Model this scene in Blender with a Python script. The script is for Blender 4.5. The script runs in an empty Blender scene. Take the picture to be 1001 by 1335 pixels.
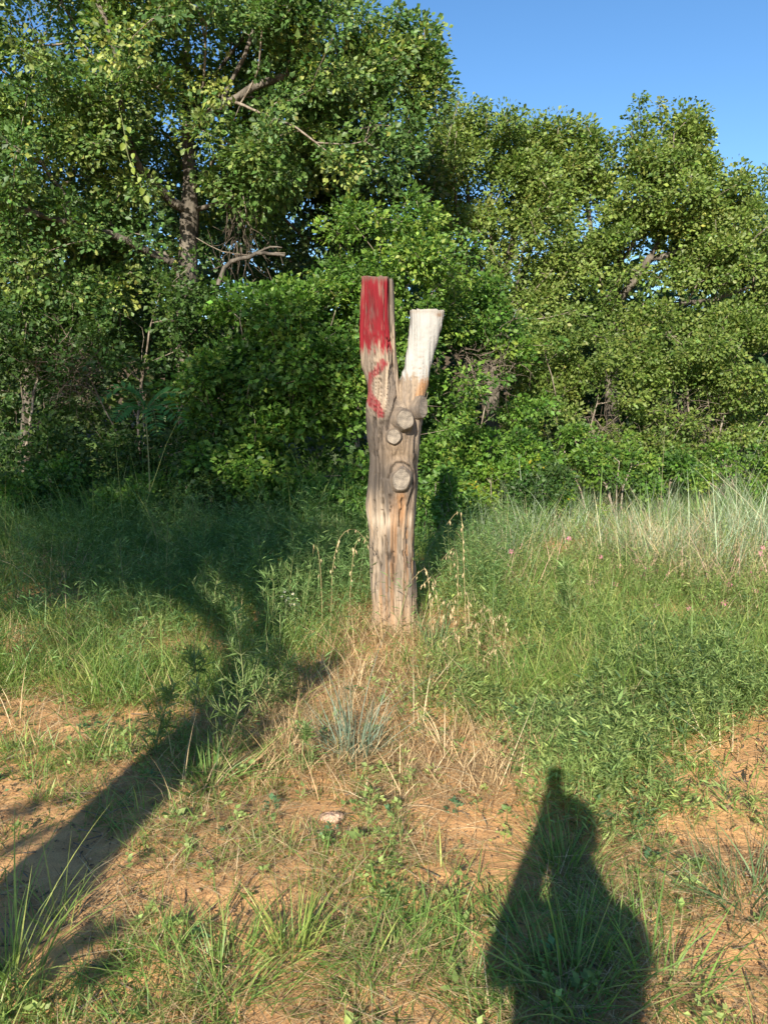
import bpy, math, random
import numpy as np
from mathutils import Vector

# ------------------------------------------------------------------ camera, sky, sun, exposure
S = bpy.context.scene
COL = S.collection
FPX, PITCH, HC = 1003.0, math.radians(8.93), 1.70          # focal length in photo pixels, pitch down, lens height
SUN_EL, SUN_AZ = math.radians(27.0), math.radians(13.3)    # shadows fall 13.3 deg to the right of straight ahead
cam_d = bpy.data.cameras.new('camera')
cam = bpy.data.objects.new('camera', cam_d); COL.objects.link(cam)
cam.location = (0, 0, HC)
cam.rotation_euler = (math.pi/2 - PITCH, 0, 0)
cam_d.sensor_fit = 'VERTICAL'; cam_d.sensor_height = 36.0
cam_d.lens = 36.0*FPX/1335.0
cam_d.clip_start = 0.02; cam_d.clip_end = 2000
S.camera = cam
W = bpy.data.worlds.new('World'); S.world = W; W.use_nodes = True
wn = W.node_tree.nodes; wl = W.node_tree.links
sky = wn.new('ShaderNodeTexSky'); sky.sky_type = 'NISHITA'; sky.sun_disc = False
sky.sun_elevation = SUN_EL; sky.sun_rotation = math.pi + SUN_AZ
sky.air_density = 1.0; sky.dust_density = 0.25; sky.ozone_density = 3.2; sky.altitude = 300
bg = wn['Background']; bg.inputs['Strength'].default_value = 0.095
hs = wn.new('ShaderNodeHueSaturation'); hs.inputs['Saturation'].default_value = 1.16
wl.new(sky.outputs[0], hs.inputs['Color']); wl.new(hs.outputs[0], bg.inputs['Color'])
sd = bpy.data.lights.new('sun', 'SUN'); sd.energy = 5.0; sd.angle = math.radians(0.53); sd.color = (1.0, 0.92, 0.77)
so = bpy.data.objects.new('sun', sd); COL.objects.link(so)
to_sun = Vector((-math.sin(SUN_AZ)*math.cos(SUN_EL), -math.cos(SUN_AZ)*math.cos(SUN_EL), math.sin(SUN_EL)))
so.rotation_euler = to_sun.to_track_quat('Z', 'Y').to_euler(); so.location = (-4, -8, 12)
S.view_settings.view_transform = 'Standard'; S.view_settings.look = 'None'
S.view_settings.gamma = 1; S.view_settings.use_curve_mapping = False
S.view_settings.exposure = 1.02
S.render.engine = 'CYCLES'
S.cycles.max_bounces = 7; S.cycles.diffuse_bounces = 4; S.cycles.glossy_bounces = 2
S.cycles.transmission_bounces = 4; S.cycles.sample_clamp_indirect = 6

# ------------------------------------------------------------------ helpers
CP, SP = math.cos(PITCH), math.sin(PITCH)
def ray(u, v):
    a = (u-500.5)/FPX; b = (667.5-v)/FPX
    return np.array([a, CP+b*SP, -SP+b*CP])
def P(u, v, Y):
    d = ray(u, v); return np.array([0, 0, HC]) + d*(Y/d[1])
def proj(p):
    x, y, z = p[..., 0], p[..., 1], p[..., 2]-HC
    dep = y*CP - z*SP; up = y*SP + z*CP
    return 500.5+FPX*x/dep, 667.5-FPX*up/dep
def hsh(i, j, k, seed):
    n = (i*374761393 + j*668265263 + k*2147483647 + seed*974711) & 0xffffffff
    n = ((n ^ (n >> 13))*1274126177) & 0xffffffff
    n = n ^ (n >> 16)
    return (n & 0xffff)/65535.0
def vn(x, y, z=0.0, seed=0):
    x, y, z = np.broadcast_arrays(np.asarray(x, float), np.asarray(y, float), np.asarray(z, float))
    i, j, k = np.floor(x).astype(np.int64), np.floor(y).astype(np.int64), np.floor(z).astype(np.int64)
    fx, fy, fz = x-i, y-j, z-k
    fx, fy, fz = fx*fx*(3-2*fx), fy*fy*(3-2*fy), fz*fz*(3-2*fz)
    r = 0
    for a in (0, 1):
        for b in (0, 1):
            for c in (0, 1):
                w = (fx if a else 1-fx)*(fy if b else 1-fy)*(fz if c else 1-fz)
                r = r + w*hsh(i+a, j+b, k+c, seed)
    return r
def fbm(x, y, z=0.0, seed=0, o=3):
    r, a, t = 0, 1.0, 0
    for q in range(o):
        r = r + a*vn(np.asarray(x)*2**q, np.asarray(y)*2**q, np.asarray(z)*2**q, seed+q); t += a; a *= .5
    return r/t
def H(x, y):
    x = np.asarray(x, float); y = np.asarray(y, float)
    near = np.exp(-((y/16.0)**2) - (x/14.0)**2)
    rise = 6.0*np.clip((y-26)/22.0, 0, 1)**2*(3-2*np.clip((y-26)/22.0, 0, 1))
    return rise + (0.10*(fbm(x*.45, y*.45, 0, 3, 2)-.5) + 0.035*(fbm(x*2.2, y*2.2, 0, 5, 3)-.5))*near
def ground(u, v):
    d = ray(u, v); p = np.array([0, 0, HC]) + d*(HC/-d[2])
    for _ in range(3):
        t = (HC-float(H(p[0], p[1])))/-d[2]; p = np.array([0, 0, HC]) + d*t
    return p
def link(o, parent=None):
    COL.objects.link(o)
    if parent is not None: o.parent = parent
    return o
def tag(o, label=None, cat=None, group=None, kind=None):
    if label: o['label'] = label
    if cat: o['category'] = cat
    if group: o['group'] = group
    if kind: o['kind'] = kind
    return o
def empty(name, loc, label, cat, group=None):
    o = bpy.data.objects.new(name, None); o.empty_display_size = .2
    o.location = loc; link(o); return tag(o, label, cat, group)
def mesh(name, v, faces, mats, parent=None, col=None, smooth=False, org=None, mi=None):
    """faces: list of (k, n) index arrays; verts in world space; org = origin to subtract"""
    v = np.asarray(v, np.float32)
    if org is not None: v = v - np.asarray(org, np.float32)
    me = bpy.data.meshes.new(name)
    me.vertices.add(len(v)); me.vertices.foreach_set('co', v.ravel())
    faces = [np.asarray(f, np.int32) for f in faces if len(f)]
    li = np.concatenate([f.ravel() for f in faces])
    cnt = np.concatenate([np.full(len(f), f.shape[1], np.int32) for f in faces])
    me.loops.add(len(li)); me.loops.foreach_set('vertex_index', li)
    me.polygons.add(len(cnt))
    me.polygons.foreach_set('loop_start', np.concatenate([[0], np.cumsum(cnt)[:-1]]).astype(np.int32))
    if not isinstance(mats, (list, tuple)): mats = [mats]
    for m in mats: me.materials.append(m)
    if mi is not None: me.polygons.foreach_set('material_index', np.asarray(mi, np.int32))
    if smooth: me.polygons.foreach_set('use_smooth', np.ones(len(cnt), bool))
    me.update(calc_edges=True)
    if col is not None:
        a = me.attributes.new('col', 'FLOAT_COLOR', 'POINT')
        c = np.ones((len(v), 4), np.float32); c[:, :np.shape(col)[-1]] = col
        a.data.foreach_set('color', c.ravel())
    o = bpy.data.objects.new(name, me)
    return link(o, parent)
def nrm(a): return a/np.maximum(np.linalg.norm(a, axis=-1, keepdims=True), 1e-9)
class Geo:
    def __init__(s): s.v, s.f3, s.f4, s.c, s.n = [], [], [], [], 0
    def add(s, v, f3=None, f4=None, c=None):
        s.v.append(v)
        if f3 is not None and len(f3): s.f3.append(np.asarray(f3)+s.n)
        if f4 is not None and len(f4): s.f4.append(np.asarray(f4)+s.n)
        if c is not None: s.c.append(np.broadcast_to(c, (len(v), 3)))
        s.n += len(v)
    def build(s, name, mats, parent=None, smooth=False, org=None):
        if not s.n: return None
        f = []
        if s.f3: f.append(np.concatenate(s.f3))
        if s.f4: f.append(np.concatenate(s.f4))
        return mesh(name, np.concatenate(s.v), f, mats, parent, np.concatenate(s.c) if s.c else None, smooth, org)

# ------------------------------------------------------------------ materials
def newmat(name):
    m = bpy.data.materials.new(name); m.use_nodes = True
    return m, m.node_tree.nodes, m.node_tree.links, m.node_tree.nodes['Principled BSDF']
def leafmat(name, transl=.35, rough=.5, spec=.35, tcol=(1.12, 1.28, .6)):
    m, n, l, b = newmat(name)
    at = n.new('ShaderNodeAttribute'); at.attribute_name = 'col'
    tc = n.new('ShaderNodeTexCoord'); no = n.new('ShaderNodeTexNoise'); no.inputs['Scale'].default_value = 60
    l.new(tc.outputs['Object'], no.inputs['Vector'])
    mr = n.new('ShaderNodeMapRange'); mr.inputs[1].default_value = .3; mr.inputs[2].default_value = .7
    mr.inputs[3].default_value = .8; mr.inputs[4].default_value = 1.2
    l.new(no.outputs['Fac'], mr.inputs[0])
    vm = n.new('ShaderNodeVectorMath'); vm.operation = 'SCALE'
    l.new(at.outputs['Color'], vm.inputs[0]); l.new(mr.outputs[0], vm.inputs['Scale'])
    l.new(vm.outputs[0], b.inputs['Base Color'])
    b.inputs['Roughness'].default_value = rough; b.inputs['Specular IOR Level'].default_value = spec
    t = n.new('ShaderNodeBsdfTranslucent')
    v2 = n.new('ShaderNodeVectorMath'); v2.operation = 'MULTIPLY'; v2.inputs[1].default_value = tcol
    l.new(vm.outputs[0], v2.inputs[0]); l.new(v2.outputs[0], t.inputs['Color'])
    mx = n.new('ShaderNodeMixShader'); mx.inputs[0].default_value = transl
    l.new(b.outputs[0], mx.inputs[1]); l.new(t.outputs[0], mx.inputs[2])
    l.new(mx.outputs[0], n['Material Output'].inputs['Surface'])
    return m
def barkmat(name, c1, c2, scale=9, bump=.6):
    m, n, l, b = newmat(name)
    tc = n.new('ShaderNodeTexCoord'); mp = n.new('ShaderNodeMapping'); mp.inputs['Scale'].default_value = (1, 1, .35)
    l.new(tc.outputs['Object'], mp.inputs['Vector'])
    no = n.new('ShaderNodeTexNoise'); no.inputs['Scale'].default_value = scale; no.inputs['Detail'].default_value = 8
    l.new(mp.outputs[0], no.inputs['Vector'])
    vo = n.new('ShaderNodeTexVoronoi'); vo.inputs['Scale'].default_value = scale*2.6; vo.feature = 'DISTANCE_TO_EDGE'
    l.new(mp.outputs[0], vo.inputs['Vector'])
    cr = n.new('ShaderNodeValToRGB'); cr.color_ramp.elements[0].position = .32; cr.color_ramp.elements[1].position = .68
    cr.color_ramp.elements[0].color = (*c1, 1); cr.color_ramp.elements[1].color = (*c2, 1)
    l.new(no.outputs['Fac'], cr.inputs['Fac']); l.new(cr.outputs[0], b.inputs['Base Color'])
    ad = n.new('ShaderNodeMath'); ad.operation = 'MULTIPLY_ADD'; ad.inputs[1].default_value = 1.2
    l.new(vo.outputs['Distance'], ad.inputs[0]); l.new(no.outputs['Fac'], ad.inputs[2])
    bp = n.new('ShaderNodeBump'); bp.inputs['Strength'].default_value = bump; bp.inputs['Distance'].default_value = .03
    l.new(ad.outputs[0], bp.inputs['Height']); l.new(bp.outputs[0], b.inputs['Normal'])
    b.inputs['Roughness'].default_value = .9; b.inputs['Specular IOR Level'].default_value = .15
    return m
M_LEAF = leafmat('oak_leaf', .36, .48, .4)
M_SOFT = leafmat('soft_leaf', .44, .5, .4)
M_GRASS = leafmat('grass_blade', .42, .45, .4, (1.2, 1.25, .6))
M_DRY = leafmat('dry_grass', .22, .7, .2, (1.1, 1.0, .8))
M_BARK = barkmat('oak_bark', (.045, .038, .031), (.19, .165, .135))
M_TWIG = barkmat('twig_bark', (.12, .09, .07), (.34, .29, .23), 22, .3)
M_DEAD = barkmat('dead_wood', (.09, .07, .055), (.26, .21, .165), 20, .3)

# soil
m, n, l, b = newmat('red_sandy_soil'); M_SOIL = m
tc = n.new('ShaderNodeTexCoord')
def noise(sc, det=6, rough=.6):
    q = n.new('ShaderNodeTexNoise'); q.inputs['Scale'].default_value = sc; q.inputs['Detail'].default_value = det
    q.inputs['Roughness'].default_value = rough; l.new(tc.outputs['Object'], q.inputs['Vector']); return q
n1, n2, n3 = noise(1.6), noise(14, 8, .7), noise(160, 4, .7)
cr = n.new('ShaderNodeValToRGB'); e = cr.color_ramp.elements
e[0].position = .30; e[0].color = (.30, .155, .075, 1); e[1].position = .72; e[1].color = (.72, .44, .21, 1)
x = e.new(.5); x.color = (.60, .335, .15, 1)
mixf = n.new('ShaderNodeMath'); mixf.operation = 'MULTIPLY_ADD'; mixf.inputs[1].default_value = .5
l.new(n2.outputs['Fac'], mixf.inputs[0])
hf = n.new('ShaderNodeMath'); hf.operation = 'MULTIPLY'; hf.inputs[1].default_value = .5
l.new(n1.outputs['Fac'], hf.inputs[0]); l.new(hf.outputs[0], mixf.inputs[2]); l.new(mixf.outputs[0], cr.inputs['Fac'])
# leaf litter and humus under the trees (y > 9 m)
sx = n.new('ShaderNodeSeparateXYZ'); l.new(tc.outputs['Object'], sx.inputs[0])
yr = n.new('ShaderNodeMapRange'); yr.inputs[1].default_value = 8.0; yr.inputs[2].default_value = 10.5
l.new(sx.outputs['Y'], yr.inputs[0])
mc = n.new('ShaderNodeMix'); mc.data_type = 'RGBA'; mc.inputs['B'].default_value = (.09, .065, .04, 1)
l.new(yr.outputs[0], mc.inputs['Factor']); l.new(cr.outputs[0], mc.inputs['A'])
gr = n.new('ShaderNodeMapRange'); gr.inputs[1].default_value = .3; gr.inputs[2].default_value = .7; gr.inputs[3].default_value = .82; gr.inputs[4].default_value = 1.15
l.new(n3.outputs['Fac'], gr.inputs[0])
vs = n.new('ShaderNodeVectorMath'); vs.operation = 'SCALE'; l.new(mc.outputs['Result'], vs.inputs[0]); l.new(gr.outputs[0], vs.inputs['Scale'])
l.new(vs.outputs[0], b.inputs['Base Color'])
b1 = n.new('ShaderNodeBump'); b1.inputs['Strength'].default_value = .7; b1.inputs['Distance'].default_value = .03
l.new(n2.outputs['Fac'], b1.inputs['Height'])
b2 = n.new('ShaderNodeBump'); b2.inputs['Strength'].default_value = .5; b2.inputs['Distance'].default_value = .006
l.new(n3.outputs['Fac'], b2.inputs['Height']); l.new(b1.outputs[0], b2.inputs['Normal']); l.new(b2.outputs[0], b.inputs['Normal'])
b.inputs['Roughness'].default_value = .95; b.inputs['Specular IOR Level'].default_value = .1

# ------------------------------------------------------------------ ground sheet
def axis(dense0, dense1, step, far0, far1, g=1.22):
    a = list(np.arange(dense0, dense1, step)); s = step; x = a[-1]
    while x < far1: s *= g; x += s; a.append(x)
    s = step; x = dense0; lo = []
    while x > far0: s *= g; x -= s; lo.append(x)
    return np.array(lo[::-1]+a)
gx = axis(-3.2, 3.4, .042, -900, 900); gy = axis(1.3, 6.5, .042, -900, 900)
X, Y = np.meshgrid(gx, gy)
Z = H(X, Y)
inn = (np.abs(X) < 5) & (Y > 0) & (Y < 9)
clod = np.where(inn, .028*np.abs(fbm(X*3.1, Y*3.1, 0, 17, 2)-.5)*2 + .030*np.abs(fbm(X*7, Y*7, 0, 11, 3)-.5)*2 + .010*(vn(X*22, Y*22, 0, 15)-.5), 0)
Z = Z + clod - .01
nx, ny = len(gx), len(gy)
idx = np.arange(nx*ny).reshape(ny, nx)
q = np.stack([idx[:-1, :-1], idx[:-1, 1:], idx[1:, 1:], idx[1:, :-1]], -1).reshape(-1, 4)
g = mesh('ground', np.stack([X, Y, Z], -1).reshape(-1, 3), [q], M_SOIL, None, None, True)
tag(g, kind='structure')

# ------------------------------------------------------------------ foliage builders
T_OAK = (np.array([[0, 0, 0], [0, .55, -.05], [.34, .70, .06], [0, 1, -.02], [-.34, .70, .06], [.14, .33, .02], [-.14, .33, .02]]),
         np.array([[0, 5, 1], [5, 2, 1], [1, 2, 3], [1, 3, 4], [6, 1, 4], [0, 1, 6]]))
T_OAK4 = (np.array([[0, 0, 0], [0, .55, -.05], [.33, .66, .06], [0, 1, -.02], [-.33, .66, .06]]),
          np.array([[0, 2, 1], [1, 2, 3], [1, 3, 4], [0, 1, 4]]))
T_OAK2 = (np.array([[0, 0, 0], [.34, .62, .08], [0, 1, -.05], [-.34, .62, .08]]), np.array([[0, 1, 2], [0, 2, 3]]))
T_OVATE = (np.array([[0, 0, 0], [.34, .38, .07], [0, 1, -.06], [-.34, .38, .07]]), np.array([[0, 1, 2], [0, 2, 3]]))
T_LANCE = (np.array([[0, 0, 0], [.10, .42, .03], [0, 1, -.05], [-.10, .42, .03]]), np.array([[0, 1, 2], [0, 2, 3]]))
T_NARROW = (np.array([[0, 0, 0], [.055, .42, .02], [0, 1, -.06], [-.055, .42, .02]]), np.array([[0, 1, 2], [0, 2, 3]]))
def scatter(tmpl, pos, d, nn, size, col):
    tv, tf = tmpl
    y = nrm(d); x = nrm(np.cross(y, nn)); z = np.cross(x, y)
    s = np.asarray(size)[:, None, None]
    v = pos[:, None, :] + s*(tv[None, :, 0:1]*x[:, None, :] + tv[None, :, 1:2]*y[:, None, :] + tv[None, :, 2:3]*z[:, None, :])
    k = len(tv)
    f = (np.arange(len(pos))*k)[:, None, None] + tf[None]
    return v.reshape(-1, 3), f.reshape(-1, 3), np.repeat(col, k, 0)
def rvec(rng, n): return nrm(rng.normal(size=(n, 3)))
def pick(rng, pal, n):
    """pal: list of (weight, rgb)"""
    w = np.array([p[0] for p in pal], float); c = np.array([p[1] for p in pal])
    return c[rng.choice(len(pal), n, p=w/w.sum())]
def leaf_cloud(rng, ctr, rad, per, size, tmpl, pal, out, up=.45, cv=.20, flat=.75):
    n = len(ctr); k = rng.poisson(np.clip(per*(np.asarray(rad)/np.median(rad))**1.3, 4, per*2), n); ii = np.repeat(np.arange(n), k); m = len(ii)
    r = rvec(rng, m)*(rng.random(m)**.45)[:, None]; r[:, 2] *= flat
    pos = ctr[ii] + r*np.asarray(rad)[ii][:, None]
    d = nrm(r) + .7*rvec(rng, m) + .35*out[ii]; d[:, 2] -= .15
    nn = rvec(rng, m)*.8 + np.array([0, 0, up]) + .35*out[ii] + .35*np.array(to_sun)
    cc = pick(rng, pal, n)
    c = np.where((rng.random(m) < .78)[:, None], cc[ii], pick(rng, pal, m))
    c = np.array([1.14, 1.26, 1.0])*c*np.exp(rng.normal(0, cv, m))[:, None]*np.exp(rng.normal(0, .06, (m, 3)))
    s = size*np.exp(np.clip(rng.normal(0, .34, m), -.8, .5))
    return scatter(tmpl, pos, d, nn, s, c)
def tube(pts, rad, sides, cap=True):
    pts = np.asarray(pts, float); rad = np.asarray(rad, float); n = len(pts)
    t = nrm(np.gradient(pts, axis=0))
    ref = np.array([1, 0, 0.]) if abs(t[:, 0]).mean() < .7 else np.array([0, 1, 0.])
    a = nrm(np.cross(t, ref)); bb = np.cross(t, a)
    th = np.arange(sides)*2*math.pi/sides
    v = pts[:, None] + rad[:, None, None]*(np.cos(th)[None, :, None]*a[:, None] + np.sin(th)[None, :, None]*bb[:, None])
    i = np.arange(n-1)[:, None]*sides + np.arange(sides)[None]
    j = np.arange(n-1)[:, None]*sides + (np.arange(sides)[None]+1) % sides
    q = np.stack([i, j, j+sides, i+sides], -1).reshape(-1, 4)
    v = v.reshape(-1, 3); f3 = None
    if cap:
        v = np.vstack([v, pts[-1:]]); k = (n-1)*sides
        f3 = np.array([[k+a_, k+(a_+1) % sides, n*sides] for a_ in range(sides)])
    return v, f3, q
def smooth_path(pts, step, rng=None, jit=0):
    pts = np.asarray(pts, float); out = []
    m = len(pts)
    for i in range(m-1):
        p0, p1, p2, p3 = pts[max(i-1, 0)], pts[i], pts[i+1], pts[min(i+2, m-1)]
        k = max(1, int(np.linalg.norm(p2-p1)/step))
        for t in np.arange(k)/k:
            out.append(.5*((2*p1)+(-p0+p2)*t+(2*p0-5*p1+4*p2-p3)*t*t+(-p0+3*p1-3*p2+p3)*t**3))
    out.append(pts[-1]); out = np.array(out)
    if rng is not None and jit: out[1:-1] += rng.normal(0, jit, (len(out)-2, 3))
    return out
def grow(rng, polys, clusters, base_r, tip_r=.005, step=.22, w=.30, droop=.04):
    pos, par, pl, main = [], [], [], []
    for k, pts in enumerate(polys):
        pts = smooth_path(pts, .18, rng, .012 if k else .006)
        if k == 0: prev = -1
        else: prev = int(np.argmin(np.linalg.norm(np.array(pos)-pts[0], axis=1))); pts = pts[1:]
        for p in pts:
            pl.append(0 if prev < 0 else pl[prev]+np.linalg.norm(p-pos[prev]))
            pos.append(p); par.append(prev); prev = len(pos)-1
    n0 = len(pos)
    A = np.zeros((n0+len(clusters)*14+10, 3)); A[:n0] = pos; L = np.zeros(len(A)); L[:n0] = pl; n = n0
    par = list(par)
    d0 = np.array([np.min(np.linalg.norm(A[:n0]-c, axis=1)) for c in clusters])
    ends = np.zeros(len(clusters), int)
    kmin = 3
    for ci in np.argsort(d0):
        c = clusters[ci]
        dv = np.linalg.norm(A[kmin:n]-c, axis=1)
        cost = dv + w*L[kmin:n] + .35*np.maximum(0, A[kmin:n, 2]-c[2])
        j = int(np.argmin(cost))+kmin; D = np.linalg.norm(c-A[j])
        k = min(13, max(1, int(D/step)))
        sag = rng.normal(0, .07, 3)*D; sag[2] += droop*D
        prev = j
        for t in (np.arange(k)+1)/k:
            p = A[j]*(1-t)+c*t + sag*4*t*(1-t)*.5 + (rng.normal(0, .022, 3) if t < 1 else 0)
            A[n] = p; L[n] = L[prev]+np.linalg.norm(p-A[prev]); par.append(prev); prev = n; n += 1
        ends[ci] = prev
    A = A[:n]; par = np.array(par)
    cnt = np.zeros(n)
    has = np.zeros(n, bool); has[par[par >= 0]] = True
    cnt[~has] = 1
    for i in range(n-1, 0, -1): cnt[par[i]] += cnt[i]
    p = math.log(max(base_r/tip_r, 1.5))/math.log(max(cnt[0], 2))
    R = tip_r*cnt**p
    kids = [[] for _ in range(n)]
    for i in range(1, n): kids[par[i]].append(i)
    chains = []; stack = [(0, None)]
    while stack:
        i, start = stack.pop(); ch = [i] if start is None else [start, i]
        r = [R[i]] if start is None else [min(R[i]*1.15, R[start]*.9), R[i]]
        while kids[i]:
            ks = sorted(kids[i], key=lambda q: -R[q])
            for q in ks[1:]: stack.append((q, i))
            i = ks[0]; ch.append(i); r.append(R[i])
        chains.append((A[ch], np.array(r)))
    return chains
def in_blobs(rng, blobs, shell=.5, thr=.41):
    out, dirs, big = [], [], []
    scl = []
    for bb in blobs:
        c, r, n = bb[:3]; n = int(n*1.7) if n > 2 else n
        c = np.asarray(c, float); r = np.asarray(r, float)
        d = rvec(rng, n); rr = rng.random(n)**(1/3.0); rr = shell + (1-shell)*rr if shell < 0 else rr**(1-shell)
        p = c + d*rr[:, None]*r*np.exp(rng.normal(0, .16, n))[:, None]
        out.append(p); dirs.append(d); big.append(np.full(n, n > 30)); scl.append(np.full(n, bb[3] if len(bb) > 3 else 1.0))
    p = np.concatenate(out); d = np.concatenate(dirs); big = np.concatenate(big)
    k = (p[:, 2] > .15) & (~big | (fbm(p[:, 0]*1.9, p[:, 1]*1.9, p[:, 2]*2.1, 77, 2) > thr+.10*rng.random(len(p))))
    return p[k], d[k], np.concatenate(scl)[k]
PAL_OAK = [(5, (.070, .122, .042)), (4, (.092, .145, .044)), (3, (.17, .205, .070)), (1.0, (.25, .26, .08))]
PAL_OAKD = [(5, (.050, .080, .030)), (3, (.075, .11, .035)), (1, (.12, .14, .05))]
PAL_OLIVE = [(4, (.098, .138, .036)), (4, (.148, .184, .050)), (2.5, (.175, .205, .062)), (.4, (.22, .22, .065))]
PAL_LIME = [(3, (.105, .175, .034)), (3, (.14, .21, .042)), (3, (.065, .12, .028)), (1, (.21, .26, .06))]
PAL_VINE = [(4, (.07, .135, .028)), (3, (.11, .185, .036)), (2, (.045, .09, .022)), (.9, (.18, .235, .05))]
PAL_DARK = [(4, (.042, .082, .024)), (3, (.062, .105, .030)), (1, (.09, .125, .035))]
PAL_YEL = [(4, (.12, .19, .03)), (2, (.20, .25, .035)), (.35, (.32, .24, .03)), (3, (.08, .15, .025))]
def tree(name, label, seed, polys, blobs, base_r, per=62, crad=.30, lsize=.085, tmpl=T_OAK2, pal=PAL_OAK, leaf=None,
         limb_r=.028, shell=.45, cat='tree', group=None, bark=None, tip=.005, up=.45, limbs=True, clear=None):
    rng = np.random.default_rng(seed)
    base = np.array(polys[0][0]); root = empty(name, base, label, cat, group)
    ctr, out, scl = in_blobs(rng, blobs, shell, .41 if limbs else .455)
    if clear:      # open air in front of the bole
        kk = ~((ctr[:, 0] > clear[0]) & (ctr[:, 0] < clear[1]) & (ctr[:, 2] > clear[2]) & (ctr[:, 2] < clear[3]) & (ctr[:, 1] < base[1]+.1)); ctr, out, scl = ctr[kk], out[kk], scl[kk]
    ch = grow(rng, polys, ctr, base_r, tip)
    tw = Geo(); first = True
    bark = bark or M_BARK
    for pts, r in ch:
        if first:
            r2 = r.copy(); k = min(5, len(r2)); r2[:k] *= 1+.5*np.linspace(1, 0, k)**2
            gm = Geo(); gm.add(*tube(pts, r2, 12)); gm.build('trunk' if limbs else 'stem', bark, root, True, base); first = False
        elif r[0] > limb_r:
            gm = Geo(); gm.add(*tube(pts, r, 7)); gm.build('limb' if limbs else 'stem', bark, root, True, base)
        else: tw.add(*tube(pts, r, 4 if r[0] > .009 else 3))
    tw.build('twigs', M_TWIG, root, False, base)
    rad = crad*.88*np.exp(rng.normal(0, .30, len(ctr)))*scl; per, lsize = (per*(2.1 if base_r > .15 else 1.75), lsize*(.66 if base_r > .15 else .72)) if limbs else (per*1.6, lsize*.72)
    v, f, c = leaf_cloud(rng, ctr, rad, per, lsize, tmpl, pal, out, up)
    k = mesh('crown' if limbs else 'foliage', v, [f], leaf or M_LEAF, root, c, False, base)
    return root

# ------------------------------------------------------------------ trees behind
def shoots(L, Y, seed):
    r = np.random.default_rng(seed); o = []
    for (u, v) in L:
        dx = r.normal(0, .12)
        for q in range(9): o.append((P(u+dx*q*11, v+q*10+3, Y+r.normal(0, .1)), (.03, .05, .03), 1, .40+.06*q))
    return o
def gz(p): return np.array([p[0], p[1], float(H(p[0], p[1]))-.05])
Yo = 11.0
b0 = gz(P(243, 600, Yo))
oak_polys = [
    [b0, P(246, 480, Yo), P(243, 380, Yo), P(247, 300, Yo), P(248, 230, Yo), P(244, 170, Yo), P(240, 90, Yo+.2), P(248, 10, Yo+.3), P(240, -90, Yo+.4)],
    [P(244, 285, Yo), P(224, 262, Yo-.2), P(196, 235, Yo-.5), P(172, 200, Yo-.8), P(160, 140, Yo-.9), P(150, 70, Yo-1), P(120, -20, Yo-1)],
    [P(243, 350, Yo), P(200, 330, Yo-.4), P(140, 305, Yo-.9), P(70, 285, Yo-1.2), P(-10, 262, Yo-1.4)],
    [P(247, 178, Yo), P(272, 150, Yo-.5), P(300, 133, Yo-.9), P(345, 150, Yo-1.2), P(385, 165, Yo-1.4), P(412, 186, Yo-1.5)],
    [P(285, 142, Yo-.7), P(318, 75, Yo-.8), P(340, 20, Yo-.8), P(362, -60, Yo-.7)],
    [P(300, 133, Yo-.9), P(350, 105, Yo-.8), P(420, 95, Yo-.6), P(480, 80, Yo-.4), P(535, 78, Yo-.3)],
    [P(244, 300, Yo), P(290, 330, Yo-.3), P(340, 332, Yo-.6), P(372, 330, Yo-.8)],
]
bl = lambda u, v, Y, ru, rv, ry, n: (P(u, v, Y), (ru/FPX*Y, ry, rv/FPX*Y), n)
tree('oak_tree', 'large old oak with grey branching trunk filling the upper left', 11, oak_polys, [
    bl(90, 60, 10.3, 130, 120, 1.3, 140), bl(240, 40, 10.4, 130, 110, 1.4, 120), bl(355, 90, 10.4, 110, 110, 1.2, 100), bl(425, 60, 10.8, 66, 100, 1.0, 58),
    bl(60, 210, 10.2, 120, 90, 1.2, 100), bl(190, 190, 10.3, 90, 80, 1.0, 38), bl(400, 215, 10.2, 100, 55, .9, 55), bl(492, 140, 10.8, 42, 60, .7, 30),
    bl(80, 330, 10.3, 120, 60, 1.0, 55), bl(300, 250, 11.2, 80, 60, .8, 18), bl(190, -110, 10.6, 215, 110, 1.6, 105), bl(-110, 120, 10.4, 100, 200, 1.2, 70),
    bl(540, 78, 10.8, 24, 16, .3, 6), bl(545, 42, 10.9, 10, 12, .2, 3), bl(492, 75, 10.9, 30, 40, .3, 12)]+shoots([(552, 36), (568, 66), (545, 62), (538, 100), (515, 5), (540, 130)], 10.7, 3),
    .152, per=64, crad=.27, lsize=.088, pal=PAL_OAK, clear=(P(246, 300, 11)[0]-.26, P(246, 300, 11)[0]+.34, 2.7, 5.3))
def simple_polys(u, vtop, Y, lean=0, forks=()):
    b = gz(P(u, 620, Y))
    t = P(u+lean, vtop, Y)
    pol = [[b, b*.6+t*.4+np.array([.06, 0, 0]), b*.3+t*.7, t]]
    for (f, du, vt, dy) in forks:
        s = b*(1-f)+t*f; e = P(u+du, vt, Y+dy); pol.append([s, s*.5+e*.5+np.array([du*.0008, 0, -.1]), e])
    return pol
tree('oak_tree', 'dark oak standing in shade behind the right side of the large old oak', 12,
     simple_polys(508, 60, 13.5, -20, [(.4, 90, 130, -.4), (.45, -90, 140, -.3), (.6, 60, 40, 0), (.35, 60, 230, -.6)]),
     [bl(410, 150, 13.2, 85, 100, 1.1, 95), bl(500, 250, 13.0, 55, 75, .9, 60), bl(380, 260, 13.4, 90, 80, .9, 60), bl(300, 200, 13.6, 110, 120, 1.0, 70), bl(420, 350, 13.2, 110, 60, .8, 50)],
     .13, per=60, crad=.33, lsize=.095, pal=PAL_OAKD)
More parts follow.
